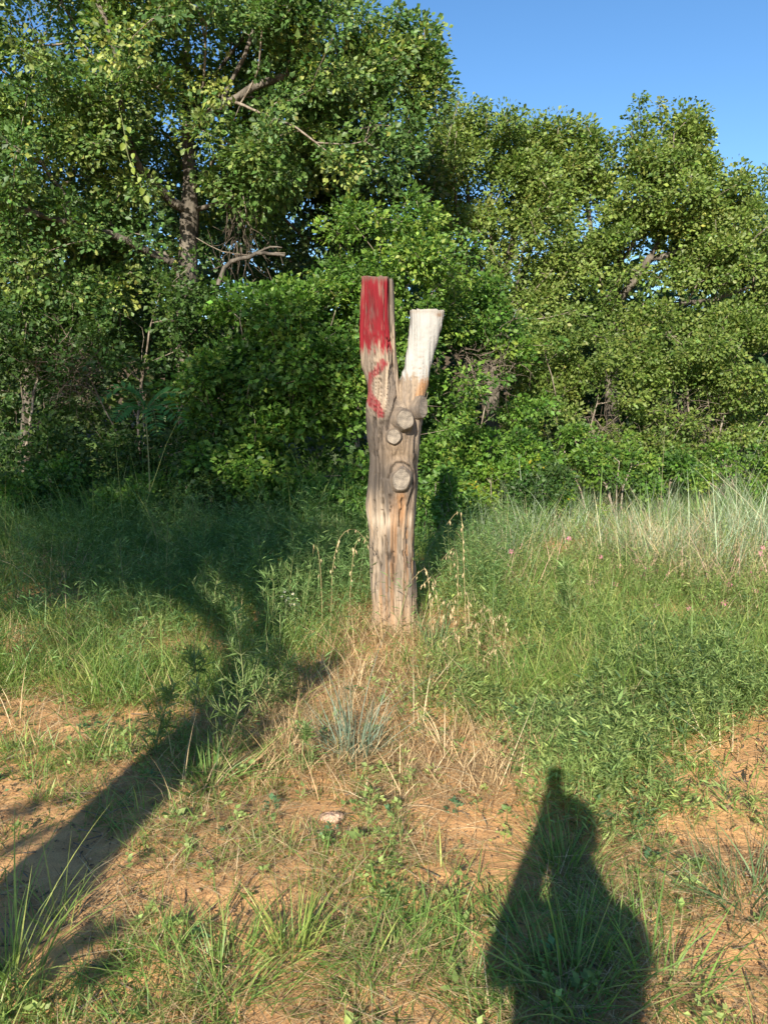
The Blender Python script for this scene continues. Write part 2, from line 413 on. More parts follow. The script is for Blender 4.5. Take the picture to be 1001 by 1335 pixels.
tree('oak_tree', 'round topped olive green oak behind the pale arm of the forked stump', 13,
     simple_polys(640, 190, 14.2, 0, [(.35, 70, 240, -.4), (.3, -50, 230, -.4), (.5, 50, 190, 0), (.5, -40, 170, .2), (.25, 40, 330, -.9), (.2, -50, 380, -.8)]),
     [bl(640, 224, 14.0, 72, 58, 1.0, 100), bl(595, 235, 13.9, 42, 62, .8, 52), bl(700, 245, 14.0, 48, 62, .9, 66), bl(650, 330, 13.6, 100, 80, 1.1, 130), bl(600, 165, 14.2, 26, 22, .5, 16), bl(715, 190, 14.1, 22, 24, .4, 14), bl(690, 420, 13.4, 90, 60, .9, 70)]+shoots([(632, 130), (612, 140), (655, 146), (672, 158), (690, 160), (720, 165), (738, 184), (592, 152), (575, 158), (705, 176)], 13.9, 1),
     .12, per=60, crad=.26, lsize=.080, pal=PAL_OLIVE)
b1 = gz(P(800, 600, 14.0))
rp = [[b1, P(797, 500, 14), P(800, 420, 14), P(806, 345, 14), P(812, 270, 14), P(826, 190, 14), P(833, 140, 14)],
      [P(799, 450, 14), P(785, 380, 13.8), P(770, 300, 13.7), P(762, 220, 13.8), P(760, 175, 13.8)],
      [P(802, 400, 14), P(845, 340, 13.7), P(880, 270, 13.7), P(900, 215, 13.8), P(906, 180, 13.8)],
      [P(845, 340, 13.7), P(900, 320, 13.5), P(945, 270, 13.6), P(965, 225, 13.6)],
      [P(806, 345, 14), P(835, 300, 13.5), P(870, 240, 13.4), P(878, 175, 13.4)],
      [P(800, 420, 14), P(860, 400, 13.4), P(930, 390, 13.2), P(990, 370, 13.2)]]
tree('oak_tree', 'ragged topped oak with slim pale trunk at the right', 14, rp,
     [bl(820, 250, 13.7, 56, 50, .9, 66), bl(885, 258, 13.6, 56, 48, .9, 64), bl(775, 270, 13.7, 38, 70, .8, 50), bl(940, 312, 13.5, 50, 56, .8, 62), bl(905, 190, 13.7, 14, 32, .3, 12), bl(763, 190, 13.8, 13, 26, .3, 10), bl(890, 178, 13.7, 13, 24, .3, 8), bl(960, 252, 13.6, 13, 24, .3, 8),
      bl(850, 330, 13.4, 95, 50, 1.0, 70), bl(950, 370, 13.2, 80, 60, .9, 70), bl(740, 360, 13.5, 50, 60, .8, 40), bl(850, 420, 13.2, 110, 40, .8, 50), bl(1040, 365, 13.4, 60, 80, .9, 50)]+shoots([(833, 126), (820, 148), (845, 156), (859, 134), (872, 165), (890, 160), (905, 156), (914, 192), (932, 202), (962, 228), (977, 256), (763, 162), (776, 178), (755, 192), (792, 182), (805, 168), (948, 236)], 13.7, 2),
     .125, per=56, crad=.235, lsize=.082, pal=PAL_OLIVE)
tree('oak_tree', 'distant bluish green tree just showing at the right edge', 15,
     simple_polys(1010, 300, 22, 0, [(.5, 40, 300, 0), (.5, -20, 290, 0)]),
     [bl(990, 300, 22, 26, 55, 1.0, 55), bl(1060, 330, 22, 70, 80, 1.5, 90)], .14, per=50, crad=.38, lsize=.11, pal=[(3, (.075, .12, .06)), (2, (.11, .15, .075))])
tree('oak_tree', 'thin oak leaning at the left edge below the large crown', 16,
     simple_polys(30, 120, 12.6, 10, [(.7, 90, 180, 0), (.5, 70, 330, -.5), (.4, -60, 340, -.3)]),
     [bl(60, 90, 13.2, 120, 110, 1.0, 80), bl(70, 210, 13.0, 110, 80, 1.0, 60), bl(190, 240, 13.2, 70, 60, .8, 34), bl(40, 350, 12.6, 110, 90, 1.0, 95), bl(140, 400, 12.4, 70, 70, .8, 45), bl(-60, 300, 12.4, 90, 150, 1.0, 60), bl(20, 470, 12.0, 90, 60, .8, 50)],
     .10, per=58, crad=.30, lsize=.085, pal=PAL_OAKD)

# oak behind the photographer: its trunk and crown throw the shade on the left
rng = np.random.default_rng(5)
tb = gz(np.array([-2.12, -1.4, 0]))
def TP(x, z, y=-1.4): return np.array([x, y, z])
tree('shade_oak', 'tall oak behind the photographer whose shadow lies on the left grass', 17,
     [[tb, TP(-2.12, 1.2), TP(-2.1, 2.2), TP(-2.2, 3.2), TP(-2.9, 4.3), TP(-3.8, 5.4), TP(-4.6, 6.6)],
      [TP(-2.1, 1.75), TP(-1.8, 2.15), TP(-1.5, 2.36), TP(-1.25, 2.5)], [TP(-2.2, 3.1), TP(-3.2, 3.9), TP(-4.4, 4.4), TP(-5.8, 4.9)], [TP(-3.0, 4.4), TP(-3.2, 5.4), TP(-3.1, 6.4)]],
     [((-4.9, -1.4, 6.4), (2.2, 1.5, 1.0), 68), ((-4.6, -1.4, 5.0), (2.0, 1.2, .7), 16), ((-3.6, -1.4, 5.3), (1.2, 1.2, 1.1), 22), ((-6.8, -1.6, 6.0), (1.6, 1.4, 1.5), 55), ((-4.4, -1.4, 4.5), (1.0, 1.0, .5), 12), ((-3.1, -1.4, 4.55), (.8, .7, .5), 26), ((-3.9, -1.4, 4.3), (.9, .8, .35), 14)] + [((-2.1+dx_, -1.4, z_), (.05, .05, .05), 1, .45) for dx_, z_ in ((.2, 1.1), (-.22, 1.5), (.22, 1.9), (-.25, 2.2), (.2, 2.7), (-.3, 2.8), (.25, 3.2), (-.2, .8), (.3, 2.45))] + [((-4.8, -1.6, 7.2), (2.0, 1.5, .6), 50)],  # small sprays along the unseen trunk are added to break up its shadow edge
     .175, per=40, crad=.36, lsize=.13, tmpl=T_OVATE, pal=PAL_OAK)

# far wood closing the gaps
rng = np.random.default_rng(40)
n_ = 1400
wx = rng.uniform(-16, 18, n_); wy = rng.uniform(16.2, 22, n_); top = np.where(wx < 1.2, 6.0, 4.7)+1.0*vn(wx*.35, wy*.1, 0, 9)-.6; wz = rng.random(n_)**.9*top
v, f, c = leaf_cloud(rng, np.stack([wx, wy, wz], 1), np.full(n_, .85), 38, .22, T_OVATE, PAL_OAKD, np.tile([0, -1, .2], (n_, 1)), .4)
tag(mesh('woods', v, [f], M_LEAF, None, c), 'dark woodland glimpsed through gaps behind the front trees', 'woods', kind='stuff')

# ------------------------------------------------------------------ shrubs
def shrub(name, label, seed, u, Y, blobs, pal, tmpl=T_OVATE, lsize=.07, per=60, crad=.2, nst=5, cat='shrub', base_r=.03, group=None, leaf=None, shell=.5, up=.4):
    rng = np.random.default_rng(seed)
    b = gz(P(u, 640, Y)); pol = []
    cs = [np.array(x[0]) for x in blobs]
    for i in range(nst):
        c = cs[i % len(cs)] + rng.normal(0, .12, 3)
        s = b+np.array([rng.normal(0, .12), rng.normal(0, .08), 0])
        c[2] = max(c[2], b[2]+.3)
        pol.append([b if i == 0 else s, s*.5+c*.5+np.array([0, 0, .1]), c])
    pol = [pol[0]] + [[pol[0][0]]+p for p in pol[1:]]
    return tree(name, label, seed, pol, blobs, base_r, per, crad, lsize, tmpl, pal, leaf or M_SOFT, .5, shell, cat, group, M_TWIG, .003, up, False)
shrub('leafy_shrub', 'tall bright green shrub close behind the red arm of the stump', 21, 490, 9.6,
      [bl(500, 330, 9.6, 70, 62, .7, 110), bl(440, 420, 9.3, 75, 60, .7, 90), bl(540, 400, 9.5, 55, 80, .7, 90), bl(430, 330, 9.8, 45, 40, .5, 34), bl(550, 500, 9.3, 60, 60, .6, 70), bl(455, 500, 9.2, 60, 50, .6, 60)], PAL_LIME, lsize=.065, per=66, crad=.2)
shrub('vine_thicket', 'heart leaved vine heaped over bushes left of the stump', 22, 370, 9.3,
      [bl(330, 430, 9.4, 90, 45, .7, 90), bl(390, 490, 9.1, 80, 55, .7, 100), bl(300, 510, 9.2, 70, 55, .7, 70), bl(400, 590, 8.8, 85, 60, .6, 100), bl(300, 610, 8.9, 60, 50, .6, 56)], PAL_VINE, lsize=.085, per=48, crad=.22)
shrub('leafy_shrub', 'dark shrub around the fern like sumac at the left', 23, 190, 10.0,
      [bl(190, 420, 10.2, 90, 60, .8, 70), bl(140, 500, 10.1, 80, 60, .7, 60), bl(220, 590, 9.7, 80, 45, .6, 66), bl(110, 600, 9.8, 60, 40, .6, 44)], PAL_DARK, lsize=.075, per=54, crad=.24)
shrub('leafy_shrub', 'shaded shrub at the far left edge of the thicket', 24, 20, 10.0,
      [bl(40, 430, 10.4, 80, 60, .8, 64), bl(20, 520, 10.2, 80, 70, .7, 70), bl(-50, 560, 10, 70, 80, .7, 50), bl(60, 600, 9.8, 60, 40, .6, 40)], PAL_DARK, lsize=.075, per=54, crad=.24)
shrub('leafy_shrub', 'fresh green bush right behind the pale arm of the stump', 25, 600, 10.8,
      [bl(610, 440, 10.8, 60, 60, .7, 100), bl(590, 530, 10.5, 45, 60, .6, 66), bl(650, 500, 10.7, 55, 60, .7, 84), bl(585, 620, 10.2, 40, 45, .5, 45), bl(640, 590, 10.4, 60, 35, .5, 56)], PAL_VINE, lsize=.075, per=58, crad=.2)
shrub('leafy_shrub', 'olive bush with dark hollow beneath, below the slim pale trunk', 26, 740, 11.8,
      [bl(720, 460, 12, 70, 55, .8, 96), bl(790, 480, 11.9, 60, 50, .8, 76), bl(720, 545, 11.7, 60, 40, .6, 56), bl(800, 560, 11.8, 55, 36, .6, 38)], PAL_OLIVE, lsize=.07, per=60, crad=.21)
shrub('leafy_shrub', 'broad mid green bush beside the bare twigs near the right edge', 27, 920, 12.0,
      [bl(880, 460, 12.2, 75, 55, .8, 96), bl(960, 470, 12.1, 75, 60, .8, 100), bl(930, 555, 11.9, 70, 36, .7, 50), bl(1030, 530, 12, 60, 90, .8, 70), bl(850, 600, 11.6, 60, 30, .5, 44)], PAL_OLIVE, lsize=.07, per=60, crad=.21)
shrub('low_bush', 'yellowing low bush at the foot of the trees right of the stump', 28, 650, 9.6,
      [bl(655, 628, 9.6, 34, 22, .4, 26), bl(690, 600, 10.2, 26, 22, .4, 18), bl(605, 655, 9.3, 26, 26, .3, 16), bl(580, 690, 9.0, 20, 24, .3, 12), bl(720, 640, 9.7, 16, 16, .3, 8)], PAL_YEL, lsize=.055, per=54, crad=.15, cat='bush')
shrub('low_bush', 'bright green low bush standing up from the blue grey grass', 29, 800, 9.8,
      [bl(800, 640, 9.6, 26, 30, .3, 30), bl(775, 600, 10.1, 20, 26, .3, 14), bl(745, 590, 10.6, 22, 36, .4, 22), bl(830, 600, 10.3, 20, 22, .3, 10)], PAL_LIME, lsize=.06, per=54, crad=.14, cat='bush')
shrub('low_bush', 'pale green low bush at the right end of the tree line', 30, 970, 10.6,
      [bl(985, 620, 10.6, 30, 26, .4, 30), bl(900, 622, 10.8, 24, 18, .4, 14), bl(940, 600, 11.0, 16, 22, .3, 10)], PAL_LIME, lsize=.055, per=50, crad=.15, cat='bush')

for i, (u_, v_, y_, ru_, rv_2, pal_, lab_) in enumerate([
    (60, 640, 8.7, 40, 30, PAL_VINE, 'small shaded bush at the grass edge near the left side'),
    (170, 655, 8.6, 36, 26, PAL_LIME, 'small light green bush in the shaded grass below the sumac'),
    (270, 650, 8.5, 34, 34, PAL_DARK, 'small dark bush at the grass edge below the vine thicket'),
    (440, 668, 8.2, 46, 34, PAL_VINE, 'dark leafy bush reaching down to the grass just left of the stump'),
    (565, 660, 8.4, 26, 40, PAL_VINE, 'leafy bush close behind the right flank of the stump'),
    (700, 640, 9.4, 30, 26, PAL_DARK, 'dark small bush at the edge of the blue grey grass'),
    (860, 620, 10.2, 26, 26, PAL_VINE, 'small bush at the tree foot between the lime bush and right edge')]):
    shrub('low_bush', lab_, 60+i, u_, y_, [bl(u_, v_, y_, ru_, rv_2, .35, 26), bl(u_+ru_*.7, v_-rv_2*.5, y_+.3, ru_*.5, rv_2*.7, .3, 12), bl(u_-ru_*.6, v_+8, y_, ru_*.5, rv_2*.6, .3, 10)], pal_, lsize=.065, per=44, crad=.15, cat='bush')
# dead twig tangles
def tangle(name, label, seed, ctr, rad, n, cat, hang=False, col=M_DEAD):
    rng = np.random.default_rng(seed); c0 = np.asarray(ctr)
    root = empty(name, c0-np.array([0, 0, rad[2]]), label, cat); org = np.array(root.location)
    g_ = Geo()
    for i in range(n):
        s = c0 + rvec(rng, 1)[0]*np.array(rad)*rng.random()
        L = rng.uniform(.3, .8)
        d = rvec(rng, 1)[0]*np.array([1, .5, .8])
        if hang: d = np.array([rng.normal(0, .15), rng.normal(0, .15), -1])
        pts = [s]
        for k in range(5):
            d = nrm(d+rng.normal(0, .34, 3)+(np.array([0, 0, -.1]) if hang else 0)); pts.append(pts[-1]+d*L/5)
        r0 = rng.uniform(.003, .008)
        if pts[-1][2] < .05: continue
        g_.add(*tube(pts, np.linspace(r0, .002, 6), 3))
        if not hang:
            for q in range(2):
                k = rng.integers(1, 4); e = pts[k]+rvec(rng, 1)[0]*L*.4
                g_.add(*tube([pts[k], (pts[k]+e)/2+rng.normal(0, .02, 3), e], [r0*.6, r0*.4, .0015], 3))
    g_.build('dead_twigs', col, root, False, org)
    return root
tangle('dead_brush', 'grey tangle of bare dead twigs low in the bushes at right', 31, P(900, 555, 11.9), (1.1, .5, .55), 80, 'dead brush')
tangle('dead_brush', 'bare twigs around the dark hollow under the olive bush', 32, P(770, 570, 11.7), (.9, .5, .45), 50, 'dead brush')
tangle('dead_brush', 'reddish curtain of dead vine stems hanging beside the large oak trunk', 33, P(310, 300, 10.5), (.5, .4, .75), 46, 'dead vine', True)
tangle('dead_brush', 'dry brown stems in the dark gap at left under the oaks', 34, P(100, 480, 9.9), (.55, .3, .5), 70, 'dead brush')
tangle('dead_brush', 'bare twigs in the bush right behind the pale arm', 35, P(630, 480, 10.3), (.5, .3, .5), 45, 'dead brush')

# fallen crooked limb behind the vine thicket
g_ = Geo(); pts = smooth_path([P(285, 372, 9.9), P(296, 345, 9.95), P(318, 336, 9.9), P(340, 330, 9.85), P(372, 333, 9.8)], .05, np.random.default_rng(4), .008)
g_.add(*tube(pts, np.linspace(.032, .017, len(pts)), 8))
root = empty('broken_limb', P(285, 372, 9.9), 'crooked bare broken limb lodged above the vine thicket', 'broken branch')
g_.build('branch', M_BARK, root, True, np.array(root.location))
g_ = Geo(); pts = smooth_path([P(330, 333, 9.9), P(352, 322, 9.9), P(368, 323, 9.85)], .06); g_.add(*tube(pts, np.linspace(.018, .008, len(pts)), 6))
g_.build('side_branch', M_BARK, root, True, np.array(root.location))

# ------------------------------------------------------------------ the forked stump
YP = 5.22
PV = 357.0
def pz(v): return P(500, v, YP)[2]
def px(u, v): return P(u, v, YP)[0]
vk = np.array([340, 357, 420, 450, 480, 500, 520, 545, 580, 640, 680, 720, 760, 790, 815, 850, 880.])
lk = np.array([468, 468, 469, 470, 472, 475, 477.5, 479, 479.5, 479, 480, 481, 483, 483.5, 483, 481, 479.])
rk = np.array([505, 505, 507, 509, 514, 520, 528, 540, 547, 545, 544, 542.5, 544, 546, 548, 552, 555.])
rv_ = np.array([395, 403, 420, 450, 480, 490, 510, 530, 560, 600, 640.])
rl = np.array([536, 536, 536, 533, 527, 524, 518, 512, 508, 506, 506.])
rr = np.array([582.5, 582, 579, 571, 563, 560.5, 557, 554, 550, 547, 543.])
KN = [(527, 546, 12, 13, 0), (513.5, 569, 9.5, 11, 0), (522, 625, 12, 15, 0)]   # front knots u, v, radii
stump = empty('forked_stump', (px(513, 825), YP, float(H(px(513, 825), YP))), 'weathered forked tree stump, one arm painted red and the other white', 'tree stump')
ORG = np.array(stump.location)
M_WOOD, n, l, b = newmat('weathered_wood')
at = n.new('ShaderNodeAttribute'); at.attribute_name = 'col'
tc = n.new('ShaderNodeTexCoord'); mp = n.new('ShaderNodeMapping'); mp.inputs['Scale'].default_value = (1, 1, .06)
l.new(tc.outputs['Object'], mp.inputs['Vector'])
no = n.new('ShaderNodeTexNoise'); no.inputs['Scale'].default_value = 75; no.inputs['Detail'].default_value = 9; no.inputs['Roughness'].default_value = .68; l.new(mp.outputs[0], no.inputs['Vector'])
mr = n.new('ShaderNodeMapRange'); mr.inputs[1].default_value = .3; mr.inputs[2].default_value = .7; mr.inputs[3].default_value = .60; mr.inputs[4].default_value = 1.32
l.new(no.outputs['Fac'], mr.inputs[0])
sm = n.new('ShaderNodeMix'); sm.data_type = 'FLOAT'; sm.inputs['A'].default_value = 1.0
l.new(at.outputs['Alpha'], sm.inputs['Factor']); l.new(mr.outputs[0], sm.inputs['B'])
vm = n.new('ShaderNodeVectorMath'); vm.operation = 'SCALE'; l.new(at.outputs['Color'], vm.inputs[0]); l.new(sm.outputs['Result'], vm.inputs['Scale'])
l.new(vm.outputs[0], b.inputs['Base Color'])
bp = n.new('ShaderNodeBump'); bp.inputs['Strength'].default_value = .8; bp.inputs['Distance'].default_value = .012
l.new(no.outputs['Fac'], bp.inputs['Height']); l.new(bp.outputs[0], b.inputs['Normal'])
b.inputs['Roughness'].default_value = .85; b.inputs['Specular IOR Level'].default_value = .2
TAN = np.array([.45, .345, .25]); GREY = np.array([.19, .158, .135]); ORA = np.array([.50, .265, .125]); PALE = np.array([.62, .50, .38])
RED = np.array([.285, .017, .026]); WHITE = np.array([.56, .545, .515]); DARKC = np.array([.06, .045, .035])
def mixc(c, t, w): w = np.clip(w, 0, 1)[..., None]; return c*(1-w)+t*w
def sst(a, b_, x): t = np.clip((x-a)/(b_-a), 0, 1); return t*t*(3-2*t)
def seg_d(u, v, pts):
    d = np.full(u.shape, 1e9); p = np.array(pts, float)
    for i in range(len(p)-1):
        ab = p[i+1]-p[i]; t = np.clip(((u-p[i, 0])*ab[0]+(v-p[i, 1])*ab[1])/(ab@ab), 0, 1)
        d = np.minimum(d, np.hypot(u-p[i, 0]-t*ab[0], v-p[i, 1]-t*ab[1]))
    return d
def wood_body(name, v0, v1, lk_, rk_, vk_, nv, na, boxy, seed, colfn, deep=.92, cyoff=0, knots=(), topjag=0, crack=.018):
    """loft between the two outlines; columns run round, rows run up"""
    vv = np.linspace(v1, v0, nv); th = np.linspace(0, 2*math.pi, na, endpoint=False)
    L = np.interp(vv, vk_, lk_); R = np.interp(vv, vk_, rk_)
    xl = np.array([px(a, b_) for a, b_ in zip(L, vv)]); xr = np.array([px(a, b_) for a, b_ in zip(R, vv)])
    zc = np.array([pz(b_) for b_ in vv])
    cx, hw = (xl+xr)/2, (xr-xl)/2
    bx = np.interp(vv, *boxy)
    ct, st = np.cos(th)[None], np.sin(th)[None]
    e_ = (2/bx)[:, None]
    sx_ = np.sign(ct)*np.abs(ct)**e_; sy_ = np.sign(st)*np.abs(st)**e_
    U = ((L+R)/2)[:, None]+((R-L)/2)[:, None]*sx_; V = np.repeat(vv[:, None], na, 1)
    front = sy_ > 0
    # grain coordinate bends round the knots
    gu = U.copy()
    for (ku, kv, ra, rb, _) in knots:
        dd = ((U-ku)/(ra*1.9))**2+((V-kv)/(rb*2.4))**2
        gu = gu + np.where(front, np.sign(U-ku)*-ra*.8*np.exp(-dd*1.2), 0)
    ga = np.where(front, gu*.16, 40-gu*.16+seed)
    z = zc[:, None]
    fib = fbm(ga*2.2, z*1.1+seed, 0, seed, 3)
    ridge = 1-np.abs(2*vn(ga*1.5+.35*vn(ga*.5, z*1.6, 0, seed+7), z*.9, 0, seed+3)-1)
    ridge2 = 1-np.abs(2*vn(ga*3.7, z*2.2, 0, seed+5)-1)
    crk = sst(.90, .99, ridge)*sst(.42, .6, vn(ga*.6, z*1.7, 0, seed+9)) + .45*sst(.9, .99, ridge2)*sst(.5, .65, vn(ga*.9, z*3, 0, seed+10))
    disp = .030*(fib-.5) - crack*np.minimum(crk, 1.2) + .012*(fbm(ga*.35, z*4, 0, seed+20, 2)-.5)
    for (ku, kv, ra, rb, _) in knots:
        dd = np.sqrt(((U-ku)/ra)**2+((V-kv)/rb)**2)
        disp = disp + np.where(front, .030*np.exp(-((dd-.5)/.85)**2) - .012*np.exp(-((dd-2.0)/.35)**2)*(V < kv), 0)
    if knots:
        kq = np.zeros(U.shape)
        for (ku, kv, ra, rb, _) in knots: kq = np.maximum(kq, np.exp(-(((U-ku)/(ra*1.6))**2+((V-kv)/(rb*1.6))**2)**2))
        disp = disp*(1-.75*kq*np.where(front, 1, 0)) + .016*kq*np.where(front, 1, 0)
        disp = disp - .022*np.where(front, creases(U, V), 0) + .024*(vn(U*.075, V*.030, 0, 58)-.5)*np.where(front, 1-kq, 1)
    nxr = sx_*hw[:, None]; nyr = -sy_*hw[:, None]*deep
    ln = np.hypot(nxr, nyr)+1e-6
    x = cx[:, None]+nxr*(1+disp/ln); y = YP+.17+cyoff+nyr*(1+disp/ln)
    zz = np.repeat(z, na, 1).copy()
    if topjag:
        zz[-1] += topjag*(vn(th*5, 0, 0, seed+30)-.5)*2
    col = colfn(U, V, front, ga, z, crk, fib)
    if col.shape[-1] == 3: col = np.concatenate([col, np.ones(col.shape[:2]+(1,))], -1)
    vtx = np.stack([x, y, zz], -1).reshape(-1, 3)
    i = np.arange(nv-1)[:, None]*na+np.arange(na)[None]; j = np.arange(nv-1)[:, None]*na+(np.arange(na)[None]+1) % na
    q = np.stack([i, j, j+na, i+na], -1).reshape(-1, 4)
    # sawn top
    k = (nv-1)*na; cen = vtx[k:k+na].mean(0); 
    ringv = vtx[k:k+na]*.5+cen*.5; ringv[:, 2] += .004*np.cos(th*3)
    vtx = np.vstack([vtx, ringv, [cen]])
    cc = np.vstack([col.reshape(-1, 4), np.tile(np.array([.30, .245, .19, 1]), (na+1, 1))])
    a0 = np.arange(na); a1 = (a0+1) % na
    q2 = np.stack([k+a0, k+a1, k+na+a1, k+na+a0], -1)
    f3 = np.stack([k+na+a0, k+na+a1, np.full(na, k+2*na)], -1)
    return mesh(name, vtx, [f3, np.vstack([q, q2])], M_WOOD, stump, cc, True, ORG)
def streak(U, V, s, a=.12, bz=.02): return fbm(U*a*4, V*bz*2, 0, s, 3)
CREASE = [([(521, 490), (519, 505), (521, 519), (514, 533), (507, 548), (504, 560)], 1.9), ([(507, 624), (509, 610), (515, 603), (524, 603), (532, 608), (537, 618), (538, 634)], 1.3),
          ([(545, 548), (542, 566), (541, 590)], 2.0), ([(487, 655), (487.5, 662)], 1.4), ([(498, 650), (498, 666)], .9), ([(508, 646), (509, 668)], .9), ([(524, 650), (522, 670), (521.5, 688)], 1.3),
          ([(533, 690), (531, 716), (534, 742)], .9), ([(503, 700), (505, 740), (504, 775)], .8), ([(514, 720), (512, 760)], .9), ([(494, 560), (491, 590), (493, 640)], .8), ([(505, 440), (507, 475), (511, 500)], 1.2), ([(488, 545), (485, 575), (486, 620)], .9), ([(526, 705), (527, 735)], .8), ([(491, 690), (490, 735), (492, 770)], .7)]
def creases(U, V, e=.5):
    r = np.zeros(U.shape)
    for pts_, w_ in CREASE: r = np.maximum(r, sst(w_*1.25, w_*.35, seg_d(U+3*(vn(V*.13, 0, 0, 55)-.5), V, pts_)))
    return r
def trunk_col(U, V, front, ga, z, crk, fib):
    n1 = fbm(ga*2.6, z*1.3, 0, 61, 3); n2 = fbm(ga*.8, z*1.2, 0, 62, 3); n3 = fbm(ga*5, z*2.2, 0, 63, 2)
    c = TAN*np.ones(U.shape+(1,))
    c = mixc(c, PALE, sst(.5, .75, n1)*.55)
    c = mixc(c, GREY, sst(.44, .62, n2)*.6)
    c = mixc(c, GREY*.45, sst(.58, .70, n3)*.45)
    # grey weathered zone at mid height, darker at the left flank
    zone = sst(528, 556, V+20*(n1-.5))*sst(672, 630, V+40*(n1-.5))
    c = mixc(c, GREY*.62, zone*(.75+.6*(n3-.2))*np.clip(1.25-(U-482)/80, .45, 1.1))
    c = mixc(c, np.array([.42, .30, .20]), np.exp(-((U-520)/22)**2-((V-585)/28)**2)*.7)
    low = sst(700, 740, V)*sst(800, 770, V)
    c = mixc(c, GREY*1.1, low*sst(.42, .62, fbm(ga*1.7, z*1.5, 0, 64, 2))*.75)
    c = mixc(c, PALE*1.08, np.exp(-((V-680)/10)**2)*sst(.3, .6, n2+.15)*.8)
    c = mixc(c, ORA*.95, sst(.52, .70, fbm(ga*1.9, z*.8, 0, 65, 2))*sst(640, 690, V)*.7)
    c = mixc(c, ORA, np.exp(-((U-522-.05*(V-650))/6)**2)*sst(638, 648, V)*sst(705, 668, V)*.9)
    c = mixc(c, TAN*np.array([1.1, .95, .8]), sst(770, 805, V)*.6)
    c = mixc(c, GREY*.8, np.exp(-((U-484)/12)**2-((V-405)/40)**2)+sst(372, 360, V)*.6)
    # red paint
    e = fbm(ga*3.2, z*2.0, 0, 71, 3); e2 = fbm(ga*7.0, z*4.0, 0, 72, 3)
    red = sst(460, 446, V+34*(e-.5)-10*(np.abs(U-487)/18)**2+4)
    worn = sst(.60, .72, e2)*.45 + sst(366, 358, V+6*(e-.5))*.55 + .7*np.exp(-((U-483)/5)**2-((V-414)/20)**2)*sst(.42, .58, e2) + .3*sst(.52, .65, fbm(ga*2, z*6, 0, 73, 2))*sst(395, 372, V)
    red = red*(1-np.clip(worn, 0, .85))
    sd_ = seg_d(U, V, [(498, 474), (492, 484), (482, 490), (477.5, 502), (480, 515), (490, 527), (497, 541)])
    wdt = 4.2+1.6*np.sin(V*.11)
    red2 = sst(wdt+1.5, wdt-1.5, sd_+7*(e-.5))*(.55+.5*sst(.35, .6, 1-e2))
    rc = RED*(.85+.5*(n3-.3))[..., None]
    rc = mixc(rc, RED*.42, np.exp(-((U-485)/9)**2-((V-402)/26)**2)*sst(.3, .55, e)*.85)
    c = mixc(c, rc, np.where(front | True, np.clip(red, 0, 1), 0))
    c = mixc(c, RED*.95+np.array([.025, .02, .02]), np.where(front, np.clip(red2, 0, 1), 0))
    c = mixc(c, DARKC, np.minimum(crk, 1)*.85)
    # split line down the right of the lower trunk
    sp = seg_d(U, V, [(541, 585), (540, 610), (541, 628), (536, 645), (531, 660)])
    c = mixc(c, DARKC*.7, np.where(front, sst(3.2, .8, sp)*.9, 0))
    c = mixc(c, DARKC*.8, np.where(front, creases(U, V, e), 0)*.85)
    c = c*(.80+.40*fib)[..., None]*.66
    return np.concatenate([c, np.clip(1-.55*np.maximum(red, 0), .3, 1)[..., None]], -1)
def limb_col(U, V, front, ga, z, crk, fib):
    n1 = fbm(ga*2.6, z*1.3, 0, 81, 3); e = fbm(ga*3.0, z*3.5, 0, 82, 3); n3 = fbm(ga*2, z*14, 0, 83, 2)
    c = mixc(TAN*np.ones(U.shape+(1,)), GREY, sst(.45, .7, n1)*.6)
    c = mixc(c, GREY*1.2, sst(525, 545, V)*.5)
    wh = sst(497, 490, V+34*(fbm(ga*5, z*2.5, 0, 85, 3)-.5)-.2*(U-545))
    chips = sst(.66, .74, fbm(ga*5, z*9, 0, 84, 2))*sst(440, 490, V)*.8 + sst(409, 404, V+3*(e-.5))*.4
    orr = np.exp(-((U-553+.32*(V-500))/6.5)**4)*sst(484, 492, V+8*(e-.5))*sst(548, 532, V)
    c = mixc(c, ORA*1.05, np.where(front, orr*(.7+.5*(e-.3)), 0))
    c = mixc(c, WHITE*(.94+.12*n3)[..., None], wh*(1-np.clip(chips, 0, .9)))
    c = mixc(c, ORA*.6, np.exp(-((U-573)/5)**2-((V-409)/3)**2)*.8)
    c = mixc(c, DARKC, np.minimum(crk, 1)*np.where(V < 485, .25, .8))*(.9+.2*fib)[..., None]*.62
    return np.concatenate([c, np.clip(1-.7*wh, .25, 1)[..., None]], -1)
wood_body('trunk', 357, 870, lk, rk, vk, 330, 128, ([340, 440, 520, 600], [3.4, 3.0, 2.3, 2.1]), 3, trunk_col, .88, 0, KN, .006)
wood_body('fork_limb', 403, 640, rl, rr, rv_, 160, 88, ([395, 480, 540, 640], [4.2, 3.2, 2.2, 2.0]), 8, limb_col, .95, .012, [], .012, .008)
# strip of bark split away along the red arm
def strip_col(U, V, front, ga, z, crk, fib):
    c = mixc(TAN*.85*np.ones(U.shape+(1,)), GREY, sst(.4, .65, fbm(ga*2, z*3, 0, 91, 3))*.8)
    return mixc(c, DARKC, np.minimum(crk, 1)*.8+np.where(U < 509.0, .8, 0)*sst(480, 455, V))*(.8+.4*fib)[..., None]*.75  # upper left edge coloured dark for the shaded gap beside the arm
wood_body('bark_strip', 362, 520, np.array([505.5, 505.5, 506.5, 510, 515]), np.array([513.5, 513.5, 515.5, 519, 524.]), np.array([350, 362, 430, 480, 520.]), 120, 28, ([300, 600], [2.4, 2.4]), 15, strip_col, 3.0, .015, [], .02, .004)
